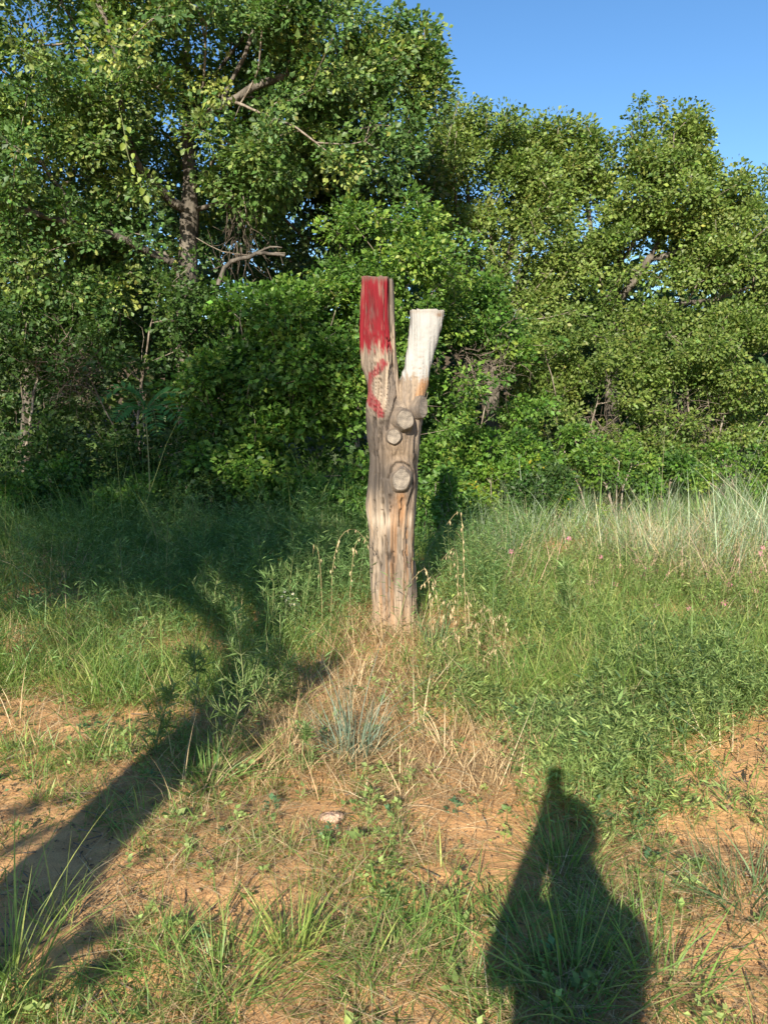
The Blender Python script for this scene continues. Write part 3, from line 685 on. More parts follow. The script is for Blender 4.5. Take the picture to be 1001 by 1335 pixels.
# sawn branch stubs
M_END, n, l, b = newmat('sawn_end_grain')
tc = n.new('ShaderNodeTexCoord'); no = n.new('ShaderNodeTexNoise'); no.inputs['Scale'].default_value = 30; no.inputs['Detail'].default_value = 6
l.new(tc.outputs['Object'], no.inputs['Vector'])
ln_ = n.new('ShaderNodeVectorMath'); ln_.operation = 'LENGTH'; l.new(tc.outputs['Object'], ln_.inputs[0])
wv = n.new('ShaderNodeMath'); wv.operation = 'MULTIPLY_ADD'; wv.inputs[1].default_value = 520
l.new(ln_.outputs['Value'], wv.inputs[0]); nm = n.new('ShaderNodeMath'); nm.operation = 'MULTIPLY'; nm.inputs[1].default_value = 9; l.new(no.outputs['Fac'], nm.inputs[0]); l.new(nm.outputs[0], wv.inputs[2])
sn = n.new('ShaderNodeMath'); sn.operation = 'SINE'; l.new(wv.outputs[0], sn.inputs[0])
ms = n.new('ShaderNodeMath'); ms.operation = 'MULTIPLY_ADD'; ms.inputs[1].default_value = .05; l.new(sn.outputs[0], ms.inputs[0]); l.new(no.outputs['Fac'], ms.inputs[2])
cr = n.new('ShaderNodeValToRGB'); e = cr.color_ramp.elements; e[0].position = .3; e[0].color = (.11, .092, .075, 1); e[1].position = .7; e[1].color = (.27, .225, .175, 1)
l.new(ms.outputs[0], cr.inputs['Fac']); b.inputs['Roughness'].default_value = .9
mp = n.new('ShaderNodeMapping'); mp.inputs['Scale'].default_value = (9, 3, 46); mp.inputs['Rotation'].default_value = (0, .5, 0); l.new(tc.outputs['Object'], mp.inputs['Vector'])
no2 = n.new('ShaderNodeTexNoise'); no2.inputs['Scale'].default_value = 2.2; no2.inputs['Detail'].default_value = 3; l.new(mp.outputs[0], no2.inputs['Vector'])
vr = n.new('ShaderNodeMapRange'); vr.inputs[1].default_value = .33; vr.inputs[2].default_value = .42; vr.inputs[3].default_value = .55; l.new(no2.outputs['Fac'], vr.inputs[0])
vsc = n.new('ShaderNodeVectorMath'); vsc.operation = 'SCALE'; l.new(cr.outputs[0], vsc.inputs[0]); l.new(vr.outputs[0], vsc.inputs['Scale']); l.new(vsc.outputs[0], b.inputs['Base Color'])
bp = n.new('ShaderNodeBump'); bp.inputs['Strength'].default_value = .5; bp.inputs['Distance'].default_value = .005; l.new(ms.outputs[0], bp.inputs['Height']); l.new(bp.outputs[0], b.inputs['Normal'])
def stub(u, v, ra, rb, y0, y1, direction, seed, label, col_=1.0):
    rng = np.random.default_rng(seed)
    c = P(u, v, YP); s = YP/FPX*1.0
    c = np.array([c[0], y0, c[2]]); d = nrm(np.array(direction, float))
    side = nrm(np.cross(d, [0, 0, 1])); upv = np.cross(side, d); N = 28
    th = np.linspace(0, 2*math.pi, N, endpoint=False)
    wob = 1+.05*np.sin(2*th+seed)+.035*np.sin(5*th+seed*2)
    L = y1
    rings = [(-.06, 1+.42*col_), (-.01, 1+.24*col_), (L*.5, 1+.09*col_), (L*.9, 1.03), (L, .95)]
    vt = []
    for t, k in rings:
        vt.append(c+d*t+(side*np.cos(th)[:, None]*ra*s*k*wob[:, None]+upv*np.sin(th)[:, None]*rb*s*k*wob[:, None]))
    vt = np.vstack(vt)
    q = []
    for r_ in range(len(rings)-1):
        for a in range(N): q.append([r_*N+a, r_*N+(a+1) % N, (r_+1)*N+(a+1) % N, (r_+1)*N+a])
    ang = np.tile(th, len(rings)); nn = vn(ang*4, np.repeat(np.arange(5.), N)*.4, 0, seed)
    colr = .72*mixc(TAN*.8*np.ones((len(vt), 1)), GREY, nn)*np.repeat([.9, .95, .85, .62, .55], N)[:, None]
    st = mesh('branch_stub', vt, [np.array(q)], M_WOOD, stump, colr, True, ORG); st['label'] = label
    # cut face, slightly dished, set into the rim
    rr_ = [0, .35, .7, .945]
    fv = [c+d*(L-.004)]
    for k in rr_[1:]:
        fv += list(c+d*(L-.004+.004*k+.0015*rng.normal(size=N)[:, None]*0)+(side*np.cos(th)[:, None]*ra*s*k*wob[:, None]+upv*np.sin(th)[:, None]*rb*s*k*wob[:, None]))
    f3 = [[0, 1+a, 1+(a+1) % N] for a in range(N)]
    q = [[1+r_*N+a, 1+(r_+1)*N+a, 1+(r_+1)*N+(a+1) % N, 1+r_*N+(a+1) % N] for r_ in range(2) for a in range(N)]
    cf = mesh('cut_face', np.array(fv), [np.array(f3), np.array(q)], M_END, st, None, True, c+d*(L))
    cf.location = c+d*L-ORG
FY = YP+.17
def front_y(u, v):
    L = np.interp(v, vk, lk); R = max(np.interp(v, vk, rk), np.interp(v, rv_, rr) if v < 560 else 0)
    hw = (R-L)/2*YP/FPX; k = np.clip((u-(L+R)/2)/((R-L)/2), -.95, .95)
    return FY-.9*hw*math.sqrt(1-k*k)
stub(527, 547, 11, 12.5, front_y(527, 547)-.028, .022, (.22, -1, .10), 1, 'upper sawn branch stub facing the camera')
stub(513.5, 569, 8.5, 10, front_y(513, 569)-.026, .020, (-.05, -1, .05), 2, 'small sawn branch stub below the upper one')
stub(522.5, 625, 11.5, 14.5, front_y(522, 625)-.028, .022, (.05, -1, .08), 3, 'large oval sawn branch stub at mid height')
stub(549, 531, 11, 14, FY-.07, .024, (1, -.75, .05), 4, 'sawn branch stub on the right flank under the white arm', .35)

# ------------------------------------------------------------------ grass and weeds
def blades(rng, base, h, w, az, lean, bend, seg=4, col=None, tipc=1.1, yaw=None):
    K = len(base); t = np.linspace(0, 1, seg+1)[None, :]
    dh = np.stack([np.cos(az), np.sin(az), np.zeros(K)], 1)
    hor = h[:, None]*(lean[:, None]*t+bend[:, None]*t*t)
    ver = h[:, None]*(t-.55*np.minimum(bend, 1.5)[:, None]*t*t)
    nl = np.sqrt(1+lean**2)[:, None]
    ctr = base[:, None, :]+dh[:, None, :]*(hor/nl)[..., None]+np.array([0, 0, 1.])*(ver/nl)[..., None]
    sa = az+math.pi/2+rng.normal(0, .9, K) if yaw is None else yaw
    sv = np.stack([np.cos(sa), np.sin(sa), np.zeros(K)], 1)
    wt = w[:, None]*np.maximum(0, (1-t**1.6))*(.65+.35*np.minimum(1, t*4))
    Lf = ctr-sv[:, None]*wt[..., None]/2; Rt = ctr+sv[:, None]*wt[..., None]/2
    m_ = 2*seg+1
    v = np.empty((K, m_, 3)); v[:, 0:2*seg:2] = Lf[:, :seg]; v[:, 1:2*seg:2] = Rt[:, :seg]; v[:, 2*seg] = ctr[:, seg]
    o = (np.arange(K)*m_)[:, None]
    q = np.concatenate([o+np.array([2*s_, 2*s_+1, 2*s_+3, 2*s_+2])[None] for s_ in range(seg-1)]) if seg > 1 else np.zeros((0, 4), int)
    f3 = o+np.array([2*seg-2, 2*seg-1, 2*seg])[None]
    return v.reshape(-1, 3), f3, q, np.repeat(col, m_, 0)
def gauss(u, v, L):
    r = np.zeros(np.shape(u))
    for (cu, cv, su, sv, a) in L: r = np.maximum(r, a*np.exp(-((u-cu)/su)**2-((v-cv)/sv)**2))
    return r
BARE = [(330, 1225, 105, 88, 1), (250, 1185, 80, 52, 1), (100, 1140, 95, 55, 1), (30, 1230, 90, 70, 1), (120, 1215, 70, 30, .8), (640, 1095, 85, 55, .9), (432, 1072, 45, 26, .8), (955, 1250, 85, 90, 1), (990, 990, 48, 60, 1), (930, 1095, 75, 30, .8), (590, 1150, 70, 26, .5), (400, 1310, 36, 40, .9), (150, 1300, 70, 22, .6), (700, 1140, 24, 26, .7), (270, 1020, 34, 16, .5), (60, 1060, 50, 25, .5), (900, 1190, 40, 30, .5)]
DRYM = [(800, 850, 180, 110, .42), (180, 830, 200, 60, .5), (300, 1150, 160, 90, .45), (900, 1200, 120, 90, .6), (600, 1120, 120, 50, .7), (500, 900, 160, 80, 1), (380, 970, 130, 60, .9), (600, 1000, 120, 70, .75), (640, 860, 90, 60, .8), (120, 900, 140, 50, .35), (260, 1060, 130, 50, .65), (520, 1080, 110, 50, .7), (860, 1150, 150, 60, .5), (760, 1050, 60, 60, .45), (930, 760, 110, 40, .7), (80, 830, 120, 30, .35), (480, 1240, 120, 60, .4), (550, 830, 60, 40, 1), (500, 815, 70, 40, 1.2), (470, 840, 80, 40, 1.1)]
GREEN = [(280, 1000, 60, 50, 1), (290, 1265, 110, 55, 1), (500, 1230, 90, 60, .85), (580, 1220, 80, 60, .8), (760, 1230, 90, 90, 1), (400, 1230, 30, 45, .7), (960, 1165, 50, 30, .9), (190, 1060, 60, 40, .8), (830, 930, 170, 120, .9), (740, 820, 140, 80, .8), (230, 760, 220, 80, .8), (90, 970, 130, 70, .9), (130, 880, 140, 50, .6), (720, 1120, 60, 50, .9), (640, 950, 60, 50, .5), (430, 1130, 110, 45, .45), (20, 1310, 60, 40, .7), (870, 1290, 60, 40, .6), (960, 1050, 60, 20, .5), (640, 1300, 60, 50, .6), (460, 1310, 60, 30, .6), (330, 1110, 60, 30, .55), (720, 1010, 50, 40, .7)]
BLUE = [(760, 690, 190, 45, 1), (930, 680, 140, 40, 1), (650, 710, 70, 55, .8)]
def field(rng, n, y0, y1, power=1.0):
    """random ground points inside a wedge wider than the view, thicker near the camera"""
    uu = rng.random(n); y = (y0**(1-power)+uu*(y1**(1-power)-y0**(1-power)))**(1/(1-power)) if power != 1 else y0*(y1/y0)**uu
    x = rng.uniform(-1, 1, n)*(.62*y+.7)
    return np.stack([x, y, H(x, y)], 1)
G_GREEN = [(4, (.115, .19, .055)), (3, (.15, .225, .065)), (2, (.20, .25, .085)), (1.2, (.29, .29, .13))]
G_GREEN = [(w_, tuple(q_*k_ for q_, k_ in zip(c_, (1.27, 1.34, 1.08)))) for w_, c_ in G_GREEN]
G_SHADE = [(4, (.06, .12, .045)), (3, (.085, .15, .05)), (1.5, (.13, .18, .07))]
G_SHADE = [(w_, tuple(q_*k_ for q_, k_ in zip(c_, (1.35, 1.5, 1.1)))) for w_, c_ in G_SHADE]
G_DRY = [(4, (.46, .325, .17)), (3, (.56, .41, .23)), (2, (.31, .20, .105)), (1, (.62, .50, .31))]
G_BLUE = [(4, (.23, .29, .18)), (3, (.30, .35, .25)), (1.6, (.18, .26, .12)), (1.1, (.46, .42, .26))]
G_BLUE = [(w_, tuple(q_*1.3 for q_ in c_)) for w_, c_ in G_BLUE]
G_YELL = [(3, (.21, .26, .08)), (2, (.29, .30, .11)), (1, (.15, .22, .06))]
G_YELL = [(w_, tuple(q_*k_ for q_, k_ in zip(c_, (1.27, 1.34, 1.08)))) for w_, c_ in G_YELL]
rng = np.random.default_rng(101)
grass, dryg, blueg, thatch = Geo(), Geo(), Geo(), Geo()
def clumps(G, cen, nb, h, w, spread, pal, lean=.5, bend=.6, seg=4, hvar=.3, cvar=.18):
    K = len(cen); k = np.maximum(2, rng.poisson(nb, K)); ii = np.repeat(np.arange(K), k); m_ = len(ii)
    off = rng.normal(0, 1, (m_, 2))*np.broadcast_to(spread, (K,))[ii][:, None]
    b_ = cen[ii].copy(); b_[:, :2] += off; b_[:, 2] = H(b_[:, 0], b_[:, 1])-.012
    az = np.arctan2(off[:, 1], off[:, 0])+rng.normal(0, .7, m_)
    hh = np.broadcast_to(h, (K,))[ii]*np.exp(rng.normal(0, hvar, m_))
    cc = pick(rng, pal, K)
    c = np.where((rng.random(m_) < .7)[:, None], cc[ii], pick(rng, pal, m_))*np.exp(rng.normal(0, cvar, m_))[:, None]
    G.add(*blades(rng, b_, hh, np.broadcast_to(w, (K,))[ii]*np.exp(rng.normal(0, .25, m_)), az, np.abs(rng.normal(0, lean, m_))+.08, np.abs(rng.normal(0, bend, m_)), seg, c))
def choose(p, w): return p[rng.random(len(p)) < np.clip(w, 0, 1)]
# green tufts, near to far
p = field(rng, 26000, 1.25, 4.2, 1.0); u, v = proj(p); nz = fbm(p[:, 0]*3, p[:, 1]*3, 0, 21, 2)
g_ = gauss(u, v, GREEN); br = gauss(u, v, BARE)
s_ = choose(p, (.25+.70*g_)*(1-br*1.6)*sst(.37, .56, nz+.12*g_)*.60)
clumps(grass, s_, 11, rng.uniform(.04, .12, len(s_)), .0048, .026, G_GREEN, .8, .7, 3)
s_ = choose(p, (.03+.5*g_)*(1-br*1.1)*.028)
clumps(grass, s_, 9, rng.uniform(.12, .22, len(s_)), .0055, .022, G_YELL+G_GREEN, .55, .9, 5)
p = field(rng, 26000, 4.0, 8.0, 1.0); u, v = proj(p); nz = fbm(p[:, 0]*2, p[:, 1]*2, 0, 22, 2)
g_ = gauss(u, v, GREEN); dr = .72*gauss(u, v, DRYM)
s_ = choose(p, (.42+.6*g_-.62*dr)*sst(.24, .48, nz)*.55)
clumps(grass, s_, 11, rng.uniform(.12, .30, len(s_)), .0062, .04, G_GREEN+G_YELL, .5, .7, 3)
p = field(rng, 14000, 7.5, 14.5, 1.0); u, v = proj(p)
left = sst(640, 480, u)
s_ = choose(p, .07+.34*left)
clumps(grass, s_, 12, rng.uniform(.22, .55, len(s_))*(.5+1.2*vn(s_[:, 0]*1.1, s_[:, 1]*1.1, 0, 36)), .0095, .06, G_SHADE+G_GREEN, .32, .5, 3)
# blue grey bunch grass at the far right
p = field(rng, 13000, 6.6, 14.0, 1.0); u, v = proj(p+np.array([0, 0, .25]))
s_ = choose(p, sst(560, 640, u+40*(vn(p[:, 0]*1.5, p[:, 1]*1.5, 0, 31)-.5))*sst(6.3, 7.6, p[:, 1]+.9*vn(p[:, 0]*1.1, p[:, 1]*.6, 0, 33)-.4)*.66*sst(.25, .5, vn(p[:, 0]*1.7, p[:, 1]*1.7, 0, 37)))
clumps(blueg, s_, 10, rng.uniform(.16, .50, len(s_))*(.42+.9*vn(s_[:, 0]*1.2, s_[:, 1]*1.0, 0, 35)), .0075, .05, G_BLUE, .30, .35, 4, .4, .3)
p = field(rng, 5000, 6.2, 10, 1.0); u, v = proj(p)
s_ = choose(p, .5*gauss(u, v, [(930, 735, 150, 55, 1), (690, 780, 120, 40, .5), (80, 800, 130, 40, .5)]))
clumps(dryg, s_, 10, rng.uniform(.2, .5, len(s_)), .006, .05, [(3, (.50, .38, .21)), (2, (.54, .36, .27)), (2, (.33, .33, .14))], .35, .5)
# standing dry grass round the stump
p = field(rng, 20000, 3.0, 7.5, 1.0); u, v = proj(p); dr = .72*gauss(u, v, DRYM)
s_ = choose(p, dr*.46)
clumps(dryg, s_, 8, rng.uniform(.08, .26, len(s_)), .0045, .035, G_DRY, .6, .8)
# flattened thatch
p = field(rng, 260000, 1.25, 7.5, 1.2); u, v = proj(p); dr = .72*gauss(u, v, DRYM); br = gauss(u, v, BARE); nz = fbm(p[:, 0]*2.5, p[:, 1]*2.5, 0, 41, 3)
s_ = choose(p, (.18+.95*dr)*(1-1.05*br)*sst(.36, .6, nz+.15*dr)*.85)
m_ = len(s_); s_[:, 2] += np.abs(rng.normal(0, .018, m_))
v4 = blades(rng, s_, rng.uniform(.07, .26, m_), rng.uniform(.0018, .0042, m_), rng.uniform(0, 6.283, m_)+0*m_, rng.uniform(3.0, 9, m_), rng.normal(0, .25, m_)*.6+.4, 2, pick(rng, G_DRY, m_)*np.exp(rng.normal(0, .25, m_))[:, None])
thatch.add(*v4)
o = grass.build('green_grass', M_GRASS); tag(o, 'green grass growing across the clearing', 'grass', kind='stuff')
o = dryg.build('dry_grass', M_DRY); tag(o, 'standing dry tan grass around the stump', 'dry grass', kind='stuff')
o = blueg.build('bunch_grass', M_GRASS); tag(o, 'pale blue grey bunch grass in front of the trees at right', 'grass', kind='stuff')
o = thatch.build('straw_litter', M_DRY); tag(o, 'flattened straw and dead stalks on the soil', 'straw', kind='stuff')
# crumbs of bark, twig and grit on bare soil
p = field(rng, 14000, 1.25, 5.0, 1.2); m_ = len(p); p[:, 2] += .006
v, f, c = scatter(T_OVATE, p, rvec(rng, m_)*np.array([1, 1, .25]), rvec(rng, m_)*.5+np.array([0, 0, 1]), rng.uniform(.006, .022, m_), pick(rng, [(3, (.20, .12, .07)), (2, (.32, .2, .12)), (1.5, (.11, .075, .05)), (1, (.42, .26, .15))], m_))
tag(mesh('soil_litter', v, [f], M_DRY, None, c), 'crumbs of bark and leaf scattered on the red soil', 'litter', kind='stuff')

pv_, pf_ = np.array([[1, 0, 0], [-1, 0, 0], [0, 1, 0], [0, -1, 0], [0, 0, 1.], [.6, .6, .5], [-.6, .55, .45], [-.55, -.6, .5], [.6, -.6, .45]]), np.array([[0, 2, 5], [2, 1, 6], [1, 3, 7], [3, 0, 8], [5, 2, 6], [6, 1, 7], [7, 3, 8], [8, 0, 5], [4, 5, 6], [4, 6, 7], [4, 7, 8], [4, 8, 5]])
p = field(rng, 2600, 1.25, 5.0, 1.2); m_ = len(p); p[:, 2] += .010
v, f, c = scatter((pv_*np.array([.5, .7, .4]), pf_), p, rvec(rng, m_)*np.array([1, 1, .1]), np.tile([0, 0, 1.], (m_, 1)), .006*np.exp(rng.normal(.2, .55, m_)), pick(rng, [(3, (.42, .25, .13)), (2, (.50, .33, .2)), (1, (.25, .16, .1))], m_))
tag(mesh('gravel', v, [f], M_DRY, None, c, True), 'small red clods and pebbles on the bare soil', 'gravel', kind='stuff')
p = field(rng, 700, 1.25, 5.0, 1.2); m_ = len(p); p[:, 2] += .014; tw = Geo()
for q in p:
    a = rng.random()*6.28; L_ = rng.uniform(.04, .16); d_ = np.array([math.cos(a), math.sin(a), rng.normal(0, .05)])*L_
    tv_, t3_, t4_ = tube([q, q+d_*.5+rng.normal(0, .006, 3), q+d_], [.0028, .0024, .0012], 3); tw.add(tv_, t3_, t4_)
tag(tw.build('fallen_twigs', M_DEAD), 'thin grey twigs fallen on the soil', 'twigs', kind='stuff')

# leafy forbs (ragweed-like cover)
def forb_field(name, label, seed, pts, hgt, nleaf, lsize, tmpl, pal, wide=.35):
    rng = np.random.default_rng(seed); G = Geo(); K = len(pts)
    hh = rng.uniform(*hgt, K)*(.55+.9*vn(pts[:, 0]*1.6, pts[:, 1]*1.6, 0, seed)); k = rng.poisson(nleaf, K)+4; ii = np.repeat(np.arange(K), k); m_ = len(ii)
    lean = rng.normal(0, .25, (K, 2))
    t = rng.random(m_)**.7
    pos = pts[ii].copy(); pos[:, :2] += lean[ii]*(hh[ii]*t)[:, None]; pos[:, 2] += hh[ii]*t
    a = rng.random(m_)*2*math.pi
    off = rng.random(m_)*wide*hh[ii]*(1.1-t)
    pos[:, 0] += np.cos(a)*off; pos[:, 1] += np.sin(a)*off
    d = np.stack([np.cos(a), np.sin(a), rng.uniform(.1, .9, m_)], 1)
    nn = rvec(rng, m_)*.6+np.array([0, 0, 1])
    cc = pick(rng, pal, K)*(np.array([.75, .8, .8])+np.array([.55, .42, .40])*fbm(pts[:, 0]*1.3, pts[:, 1]*1.3, 0, seed+5, 2)[:, None])
    c = cc[ii]*np.exp(rng.normal(0, .24, m_))[:, None]
    v, f, c = scatter(tmpl, pos, d, nn, lsize*np.exp(rng.normal(0, .3, m_)), c); G.add(v, f, None, c)
    top = pts+np.stack([lean[:, 0]*hh, lean[:, 1]*hh, hh], 1)
    st = blades(rng, pts, hh, np.full(K, .004), np.arctan2(lean[:, 1], lean[:, 0]), np.hypot(lean[:, 0], lean[:, 1]), np.full(K, .01), 2, cc*1.2)
    G.add(*st)
    return tag(G.build(name, M_SOFT), label, 'weeds', kind='stuff')
F_G = [(4, (.17, .225, .085)), (3, (.215, .265, .11)), (2, (.125, .18, .07)), (1.2, (.27, .31, .12))]
F_G = [(w_, tuple(q_*k_ for q_, k_ in zip(c_, (1.27, 1.34, 1.08)))) for w_, c_ in F_G]
p = field(rng, 24000, 2.6, 8.2, 1.0); u, v = proj(p)
dens = gauss(u, v, [(820, 890, 160, 130, 1), (700, 850, 100, 90, .8), (940, 900, 80, 90, .8), (760, 1010, 90, 50, .6), (880, 1040, 70, 40, .45), (600, 900, 60, 50, .35), (620, 940, 40, 40, .5)])*(1-gauss(u, v, BARE))
forb_field('leafy_weeds', 'dense pale green leafy weeds covering the ground at right', 51, choose(p, dens*1.4*sst(.30, .55, fbm(p[:, 0]*2.2, p[:, 1]*2.2, 0, 57, 2))), (.06, .26), 22, .033, T_LANCE, F_G+[(1.5, (.24, .27, .10)), (1, (.09, .16, .07))], .55)
p = field(rng, 24000, 4.0, 11, 1.0); u, v = proj(p)
dens = gauss(u, v, [(250, 725, 240, 85, 1), (60, 700, 140, 75, .9), (400, 760, 90, 70, .8), (620, 755, 50, 45, .6)])
forb_field('shaded_weeds', 'feathery green weeds filling the shaded grass at left', 52, choose(p, dens*.6), (.20, .62), 26, .055, T_NARROW, [(4, (.14, .24, .08)), (3, (.18, .29, .095)), (1, (.25, .33, .12))], .4)
p = field(rng, 6000, 1.25, 4.5, 1.0); u, v = proj(p)
forb_field('clover_weeds', 'small round leaved weeds between the foreground grass', 53, choose(p, .22*(1-gauss(u, v, BARE))*sst(.45, .6, fbm(p[:, 0]*4, p[:, 1]*4, 0, 55, 2))), (.03, .09), 12, .020, T_OVATE, F_G+[(2, (.10, .19, .09))], .9)
p = field(rng, 10000, 5.0, 9.5, 1.0); u, v = proj(p)
forb_field('pale_weeds', 'thin yellow green weeds mixed into the grass right of the stump', 54, choose(p, .5*gauss(u, v, [(640, 740, 60, 60, 1), (830, 760, 170, 40, .8), (960, 800, 60, 60, .8)])), (.2, .42), 22, .035, T_LANCE, [(3, (.19, .26, .08)), (2, (.26, .30, .11))], .35)

# single weeds that stand out
def stem_weed(name, label, seed, base, top, nbr, lsize, pal, cat='weed', branch=.45, lpn=20, spread=.5):
    rng = np.random.default_rng(seed); base = np.asarray(base); top = np.asarray(top)
    root = empty(name, base, label, cat); L = np.linalg.norm(top-base)
    st, lf = Geo(), Geo(); bend = np.array([rng.normal(0, .05), rng.normal(0, .05), 0])*L
    main = smooth_path([base, base*.5+top*.5+bend, top], L/10)
    st.add(*tube(main, np.linspace(.0055, .0015, len(main)), 5))
    axes = [main[len(main)//4:]]
    for k in range(nbr):
        t = rng.uniform(.2, .9); p0 = main[int(t*(len(main)-1))]; a = rng.random()*2*math.pi
        l_ = L*branch*(1.15-t)*rng.uniform(.7, 1.2)
        e = p0+np.array([math.cos(a)*l_*spread*1.3, math.sin(a)*l_*spread*.9, l_*.75])
        br = smooth_path([p0, p0*.5+e*.5+np.array([math.cos(a), math.sin(a), -.3])*l_*.12, e], l_/6)
        st.add(*tube(br, np.linspace(.003, .001, len(br)), 4)); axes.append(br)
    for ax in axes:
        k = max(10, int(lpn*len(ax)/4.5)); t = rng.random(k)*(len(ax)-1.01); i = t.astype(int); fr = (t-i)[:, None]
        p = ax[i]*(1-fr)+ax[i+1]*fr; td = nrm(ax[i+1]-ax[i]); a = rvec(rng, k); d = td*.7+nrm(a-td*np.sum(a*td, 1)[:, None])*.8
        v, f, c = scatter(T_NARROW, p, d, rvec(rng, k)*.6+np.array([0, 0, 1]), lsize*np.exp(rng.normal(0, .25, k)), pick(rng, pal, k)*np.exp(rng.normal(0, .15, k))[:, None])
        lf.add(v, f, None, c)
    sg = st.build('stems', M_STEM, root, True, base); lf.build('leaves', M_SOFT, root, False, base)
    return root
M_STEM, n, l, b = newmat('green_stem'); b.inputs['Base Color'].default_value = (.15, .2, .07, 1); b.inputs['Roughness'].default_value = .6
no = n.new('ShaderNodeTexNoise'); no.inputs['Scale'].default_value = 12; cr = n.new('ShaderNodeValToRGB')
cr.color_ramp.elements[0].color = (.12, .18, .05, 1); cr.color_ramp.elements[1].color = (.24, .22, .10, 1); l.new(no.outputs['Fac'], cr.inputs['Fac']); l.new(cr.outputs[0], b.inputs['Base Color'])
WP = [(3, (.17, .26, .08)), (2, (.22, .31, .11)), (1, (.28, .35, .15))]
def up_from(u, vb, vt, du=0):
    g0 = ground(u, vb); t = P(u+du, vt, g0[1]); return g0, t
for (u_, vb, vt, du, nb_, ls, lab, sdd) in [
    (292, 985, 800, 14, 22, .055, 'tallest narrow leaved weed, bushy, in the shade left of the stump', 1),
    (335, 935, 800, 30, 16, .05, 'narrow leaved weed leaning right beside the tallest weed', 2),
    (265, 940, 835, -12, 12, .05, 'narrow leaved weed just left behind the tallest weed', 9),
    (200, 985, 890, 28, 11, .05, 'sunlit sparse narrow leaved weed with arching stems near the left shadow', 3),
    (328, 800, 700, 10, 12, .06, 'upright feathery weed in the shaded grass behind the tallest weed', 4),
    (395, 830, 740, 10, 9, .05, 'weed beside the white flowers near the stump', 5),
    (740, 835, 735, 0, 14, .06, 'dark green upright weed in the middle of the right meadow', 6),
    (915, 900, 815, 40, 14, .045, 'fine feathery weed arching right over the meadow near the soil patch', 7),
    (395, 1010, 945, 2, 8, .045, 'small pale weed beside the blue grey tuft', 8)]:
    g0, t = up_from(u_, vb, vt, du)
    stem_weed('narrow_leaf_weed', lab, 200+sdd, g0-np.array([0, 0, .01]), t, nb_, ls, WP)
rng = np.random.default_rng(144)
for i in range(16):
    u_ = rng.uniform(150, 455); vb = rng.uniform(760, 880); g0, t = up_from(u_, vb, vb-rng.uniform(75, 125), rng.uniform(-18, 18))
    w_ = stem_weed('narrow_leaf_weed', 'feathery narrow leaved weed among the shaded grass left of the stump', 230+i, g0-np.array([0, 0, .01]), t, 12, .05, WP); w_['group'] = 'feathery weeds in the shaded grass'
def tuft(name, label, seed, u, v, nb, h, w, spread, pal, lean, bend, M=M_GRASS, cat='grass tuft', seg=6):
    rng_ = np.random.default_rng(seed); g0 = ground(u, v)
    off = rng_.normal(0, spread, (nb, 2)); b_ = np.tile(g0, (nb, 1)); b_[:, :2] += off; b_[:, 2] = H(b_[:, 0], b_[:, 1])-.01
    az = np.arctan2(off[:, 1], off[:, 0])+rng_.normal(0, .6, nb)
    G = Geo(); G.add(*blades(rng_, b_, h*np.exp(rng_.normal(0, .3, nb)), np.full(nb, w)*np.exp(rng_.normal(0, .2, nb)), az, np.abs(rng_.normal(0, lean, nb))+.05, np.abs(rng_.normal(0, bend, nb)), seg, pick(rng_, pal, nb)*np.exp(rng_.normal(0, .15, nb))[:, None]))
    o = G.build(name, M, None, False, g0); o.location = g0
    return tag(o, label, cat)
tuft('grass_tuft', 'spiky pale blue green grass tuft on straw in front of the stump', 301, 462, 985, 120, .34, .0055, .045, [(3, (.27, .35, .27)), (2, (.21, .29, .21)), (1, (.36, .40, .30))], .55, .35)
g0 = ground(450, 985)
G = Geo(); G.add(*blades(np.random.default_rng(3), np.array([g0, g0+np.array([.01, .01, 0])]), np.array([.60, .42]), np.array([.008, .007]), np.array([1.7, 2.0]), np.array([.04, .15]), np.array([.03, .1]), 6, np.array([[.33, .38, .28], [.3, .36, .26]])))
o = G.build('grass_stalk', M_GRASS, None, False, g0); o.location = g0; tag(o, 'tall pale grass stalk rising from the spiky blue green tuft', 'grass stalk')
tuft('grass_tuft', 'broad bladed green tuft at the shadow edge on the left', 302, 275, 1025, 80, .22, .010, .06, G_GREEN, .6, .8)
tuft('grass_tuft', 'dense low green tuft on red soil at the bottom left', 303, 290, 1285, 340, .15, .0055, .12, G_GREEN, .8, .7)
tuft('grass_tuft', 'low green tuft at the bottom left beside the densest one', 313, 200, 1255, 180, .12, .005, .09, G_GREEN, .8, .7)
tuft('grass_tuft', 'sunlit yellow green tuft beside the largest bare soil patch', 304, 385, 1240, 90, .22, .0055, .035, G_YELL, .35, .5)
tuft('grass_tuft', 'long bladed tuft at the foot of the photographer shadow', 305, 745, 1295, 150, .22, .0065, .09, G_GREEN, .6, .8)
tuft('grass_tuft', 'green tuft inside the chest of the photographer shadow', 306, 735, 1135, 120, .20, .0055, .06, G_GREEN, .5, .7)
tuft('grass_tuft', 'sprawling blue green tuft at the right edge above the soil', 307, 975, 1180, 130, .24, .006, .06, [(3, (.12, .2, .08)), (2, (.16, .23, .1))], 1.0, .6)
tuft('grass_tuft', 'leaning blades at the left edge beside the bare path', 308, 12, 1275, 70, .30, .0065, .05, G_YELL, .5, .7)
tuft('grass_tuft', 'thin upright tuft on bare soil near the left shadow', 309, 75, 1205, 26, .22, .005, .03, G_YELL, .35, .5)
tuft('grass_tuft', 'green tuft at the bottom right beside the photographer shadow', 310, 860, 1290, 90, .24, .006, .06, G_GREEN, .9, .7)
tuft('grass_tuft', 'wide green tuft at the bottom centre', 311, 520, 1265, 170, .13, .0055, .13, G_GREEN, .7, .7)
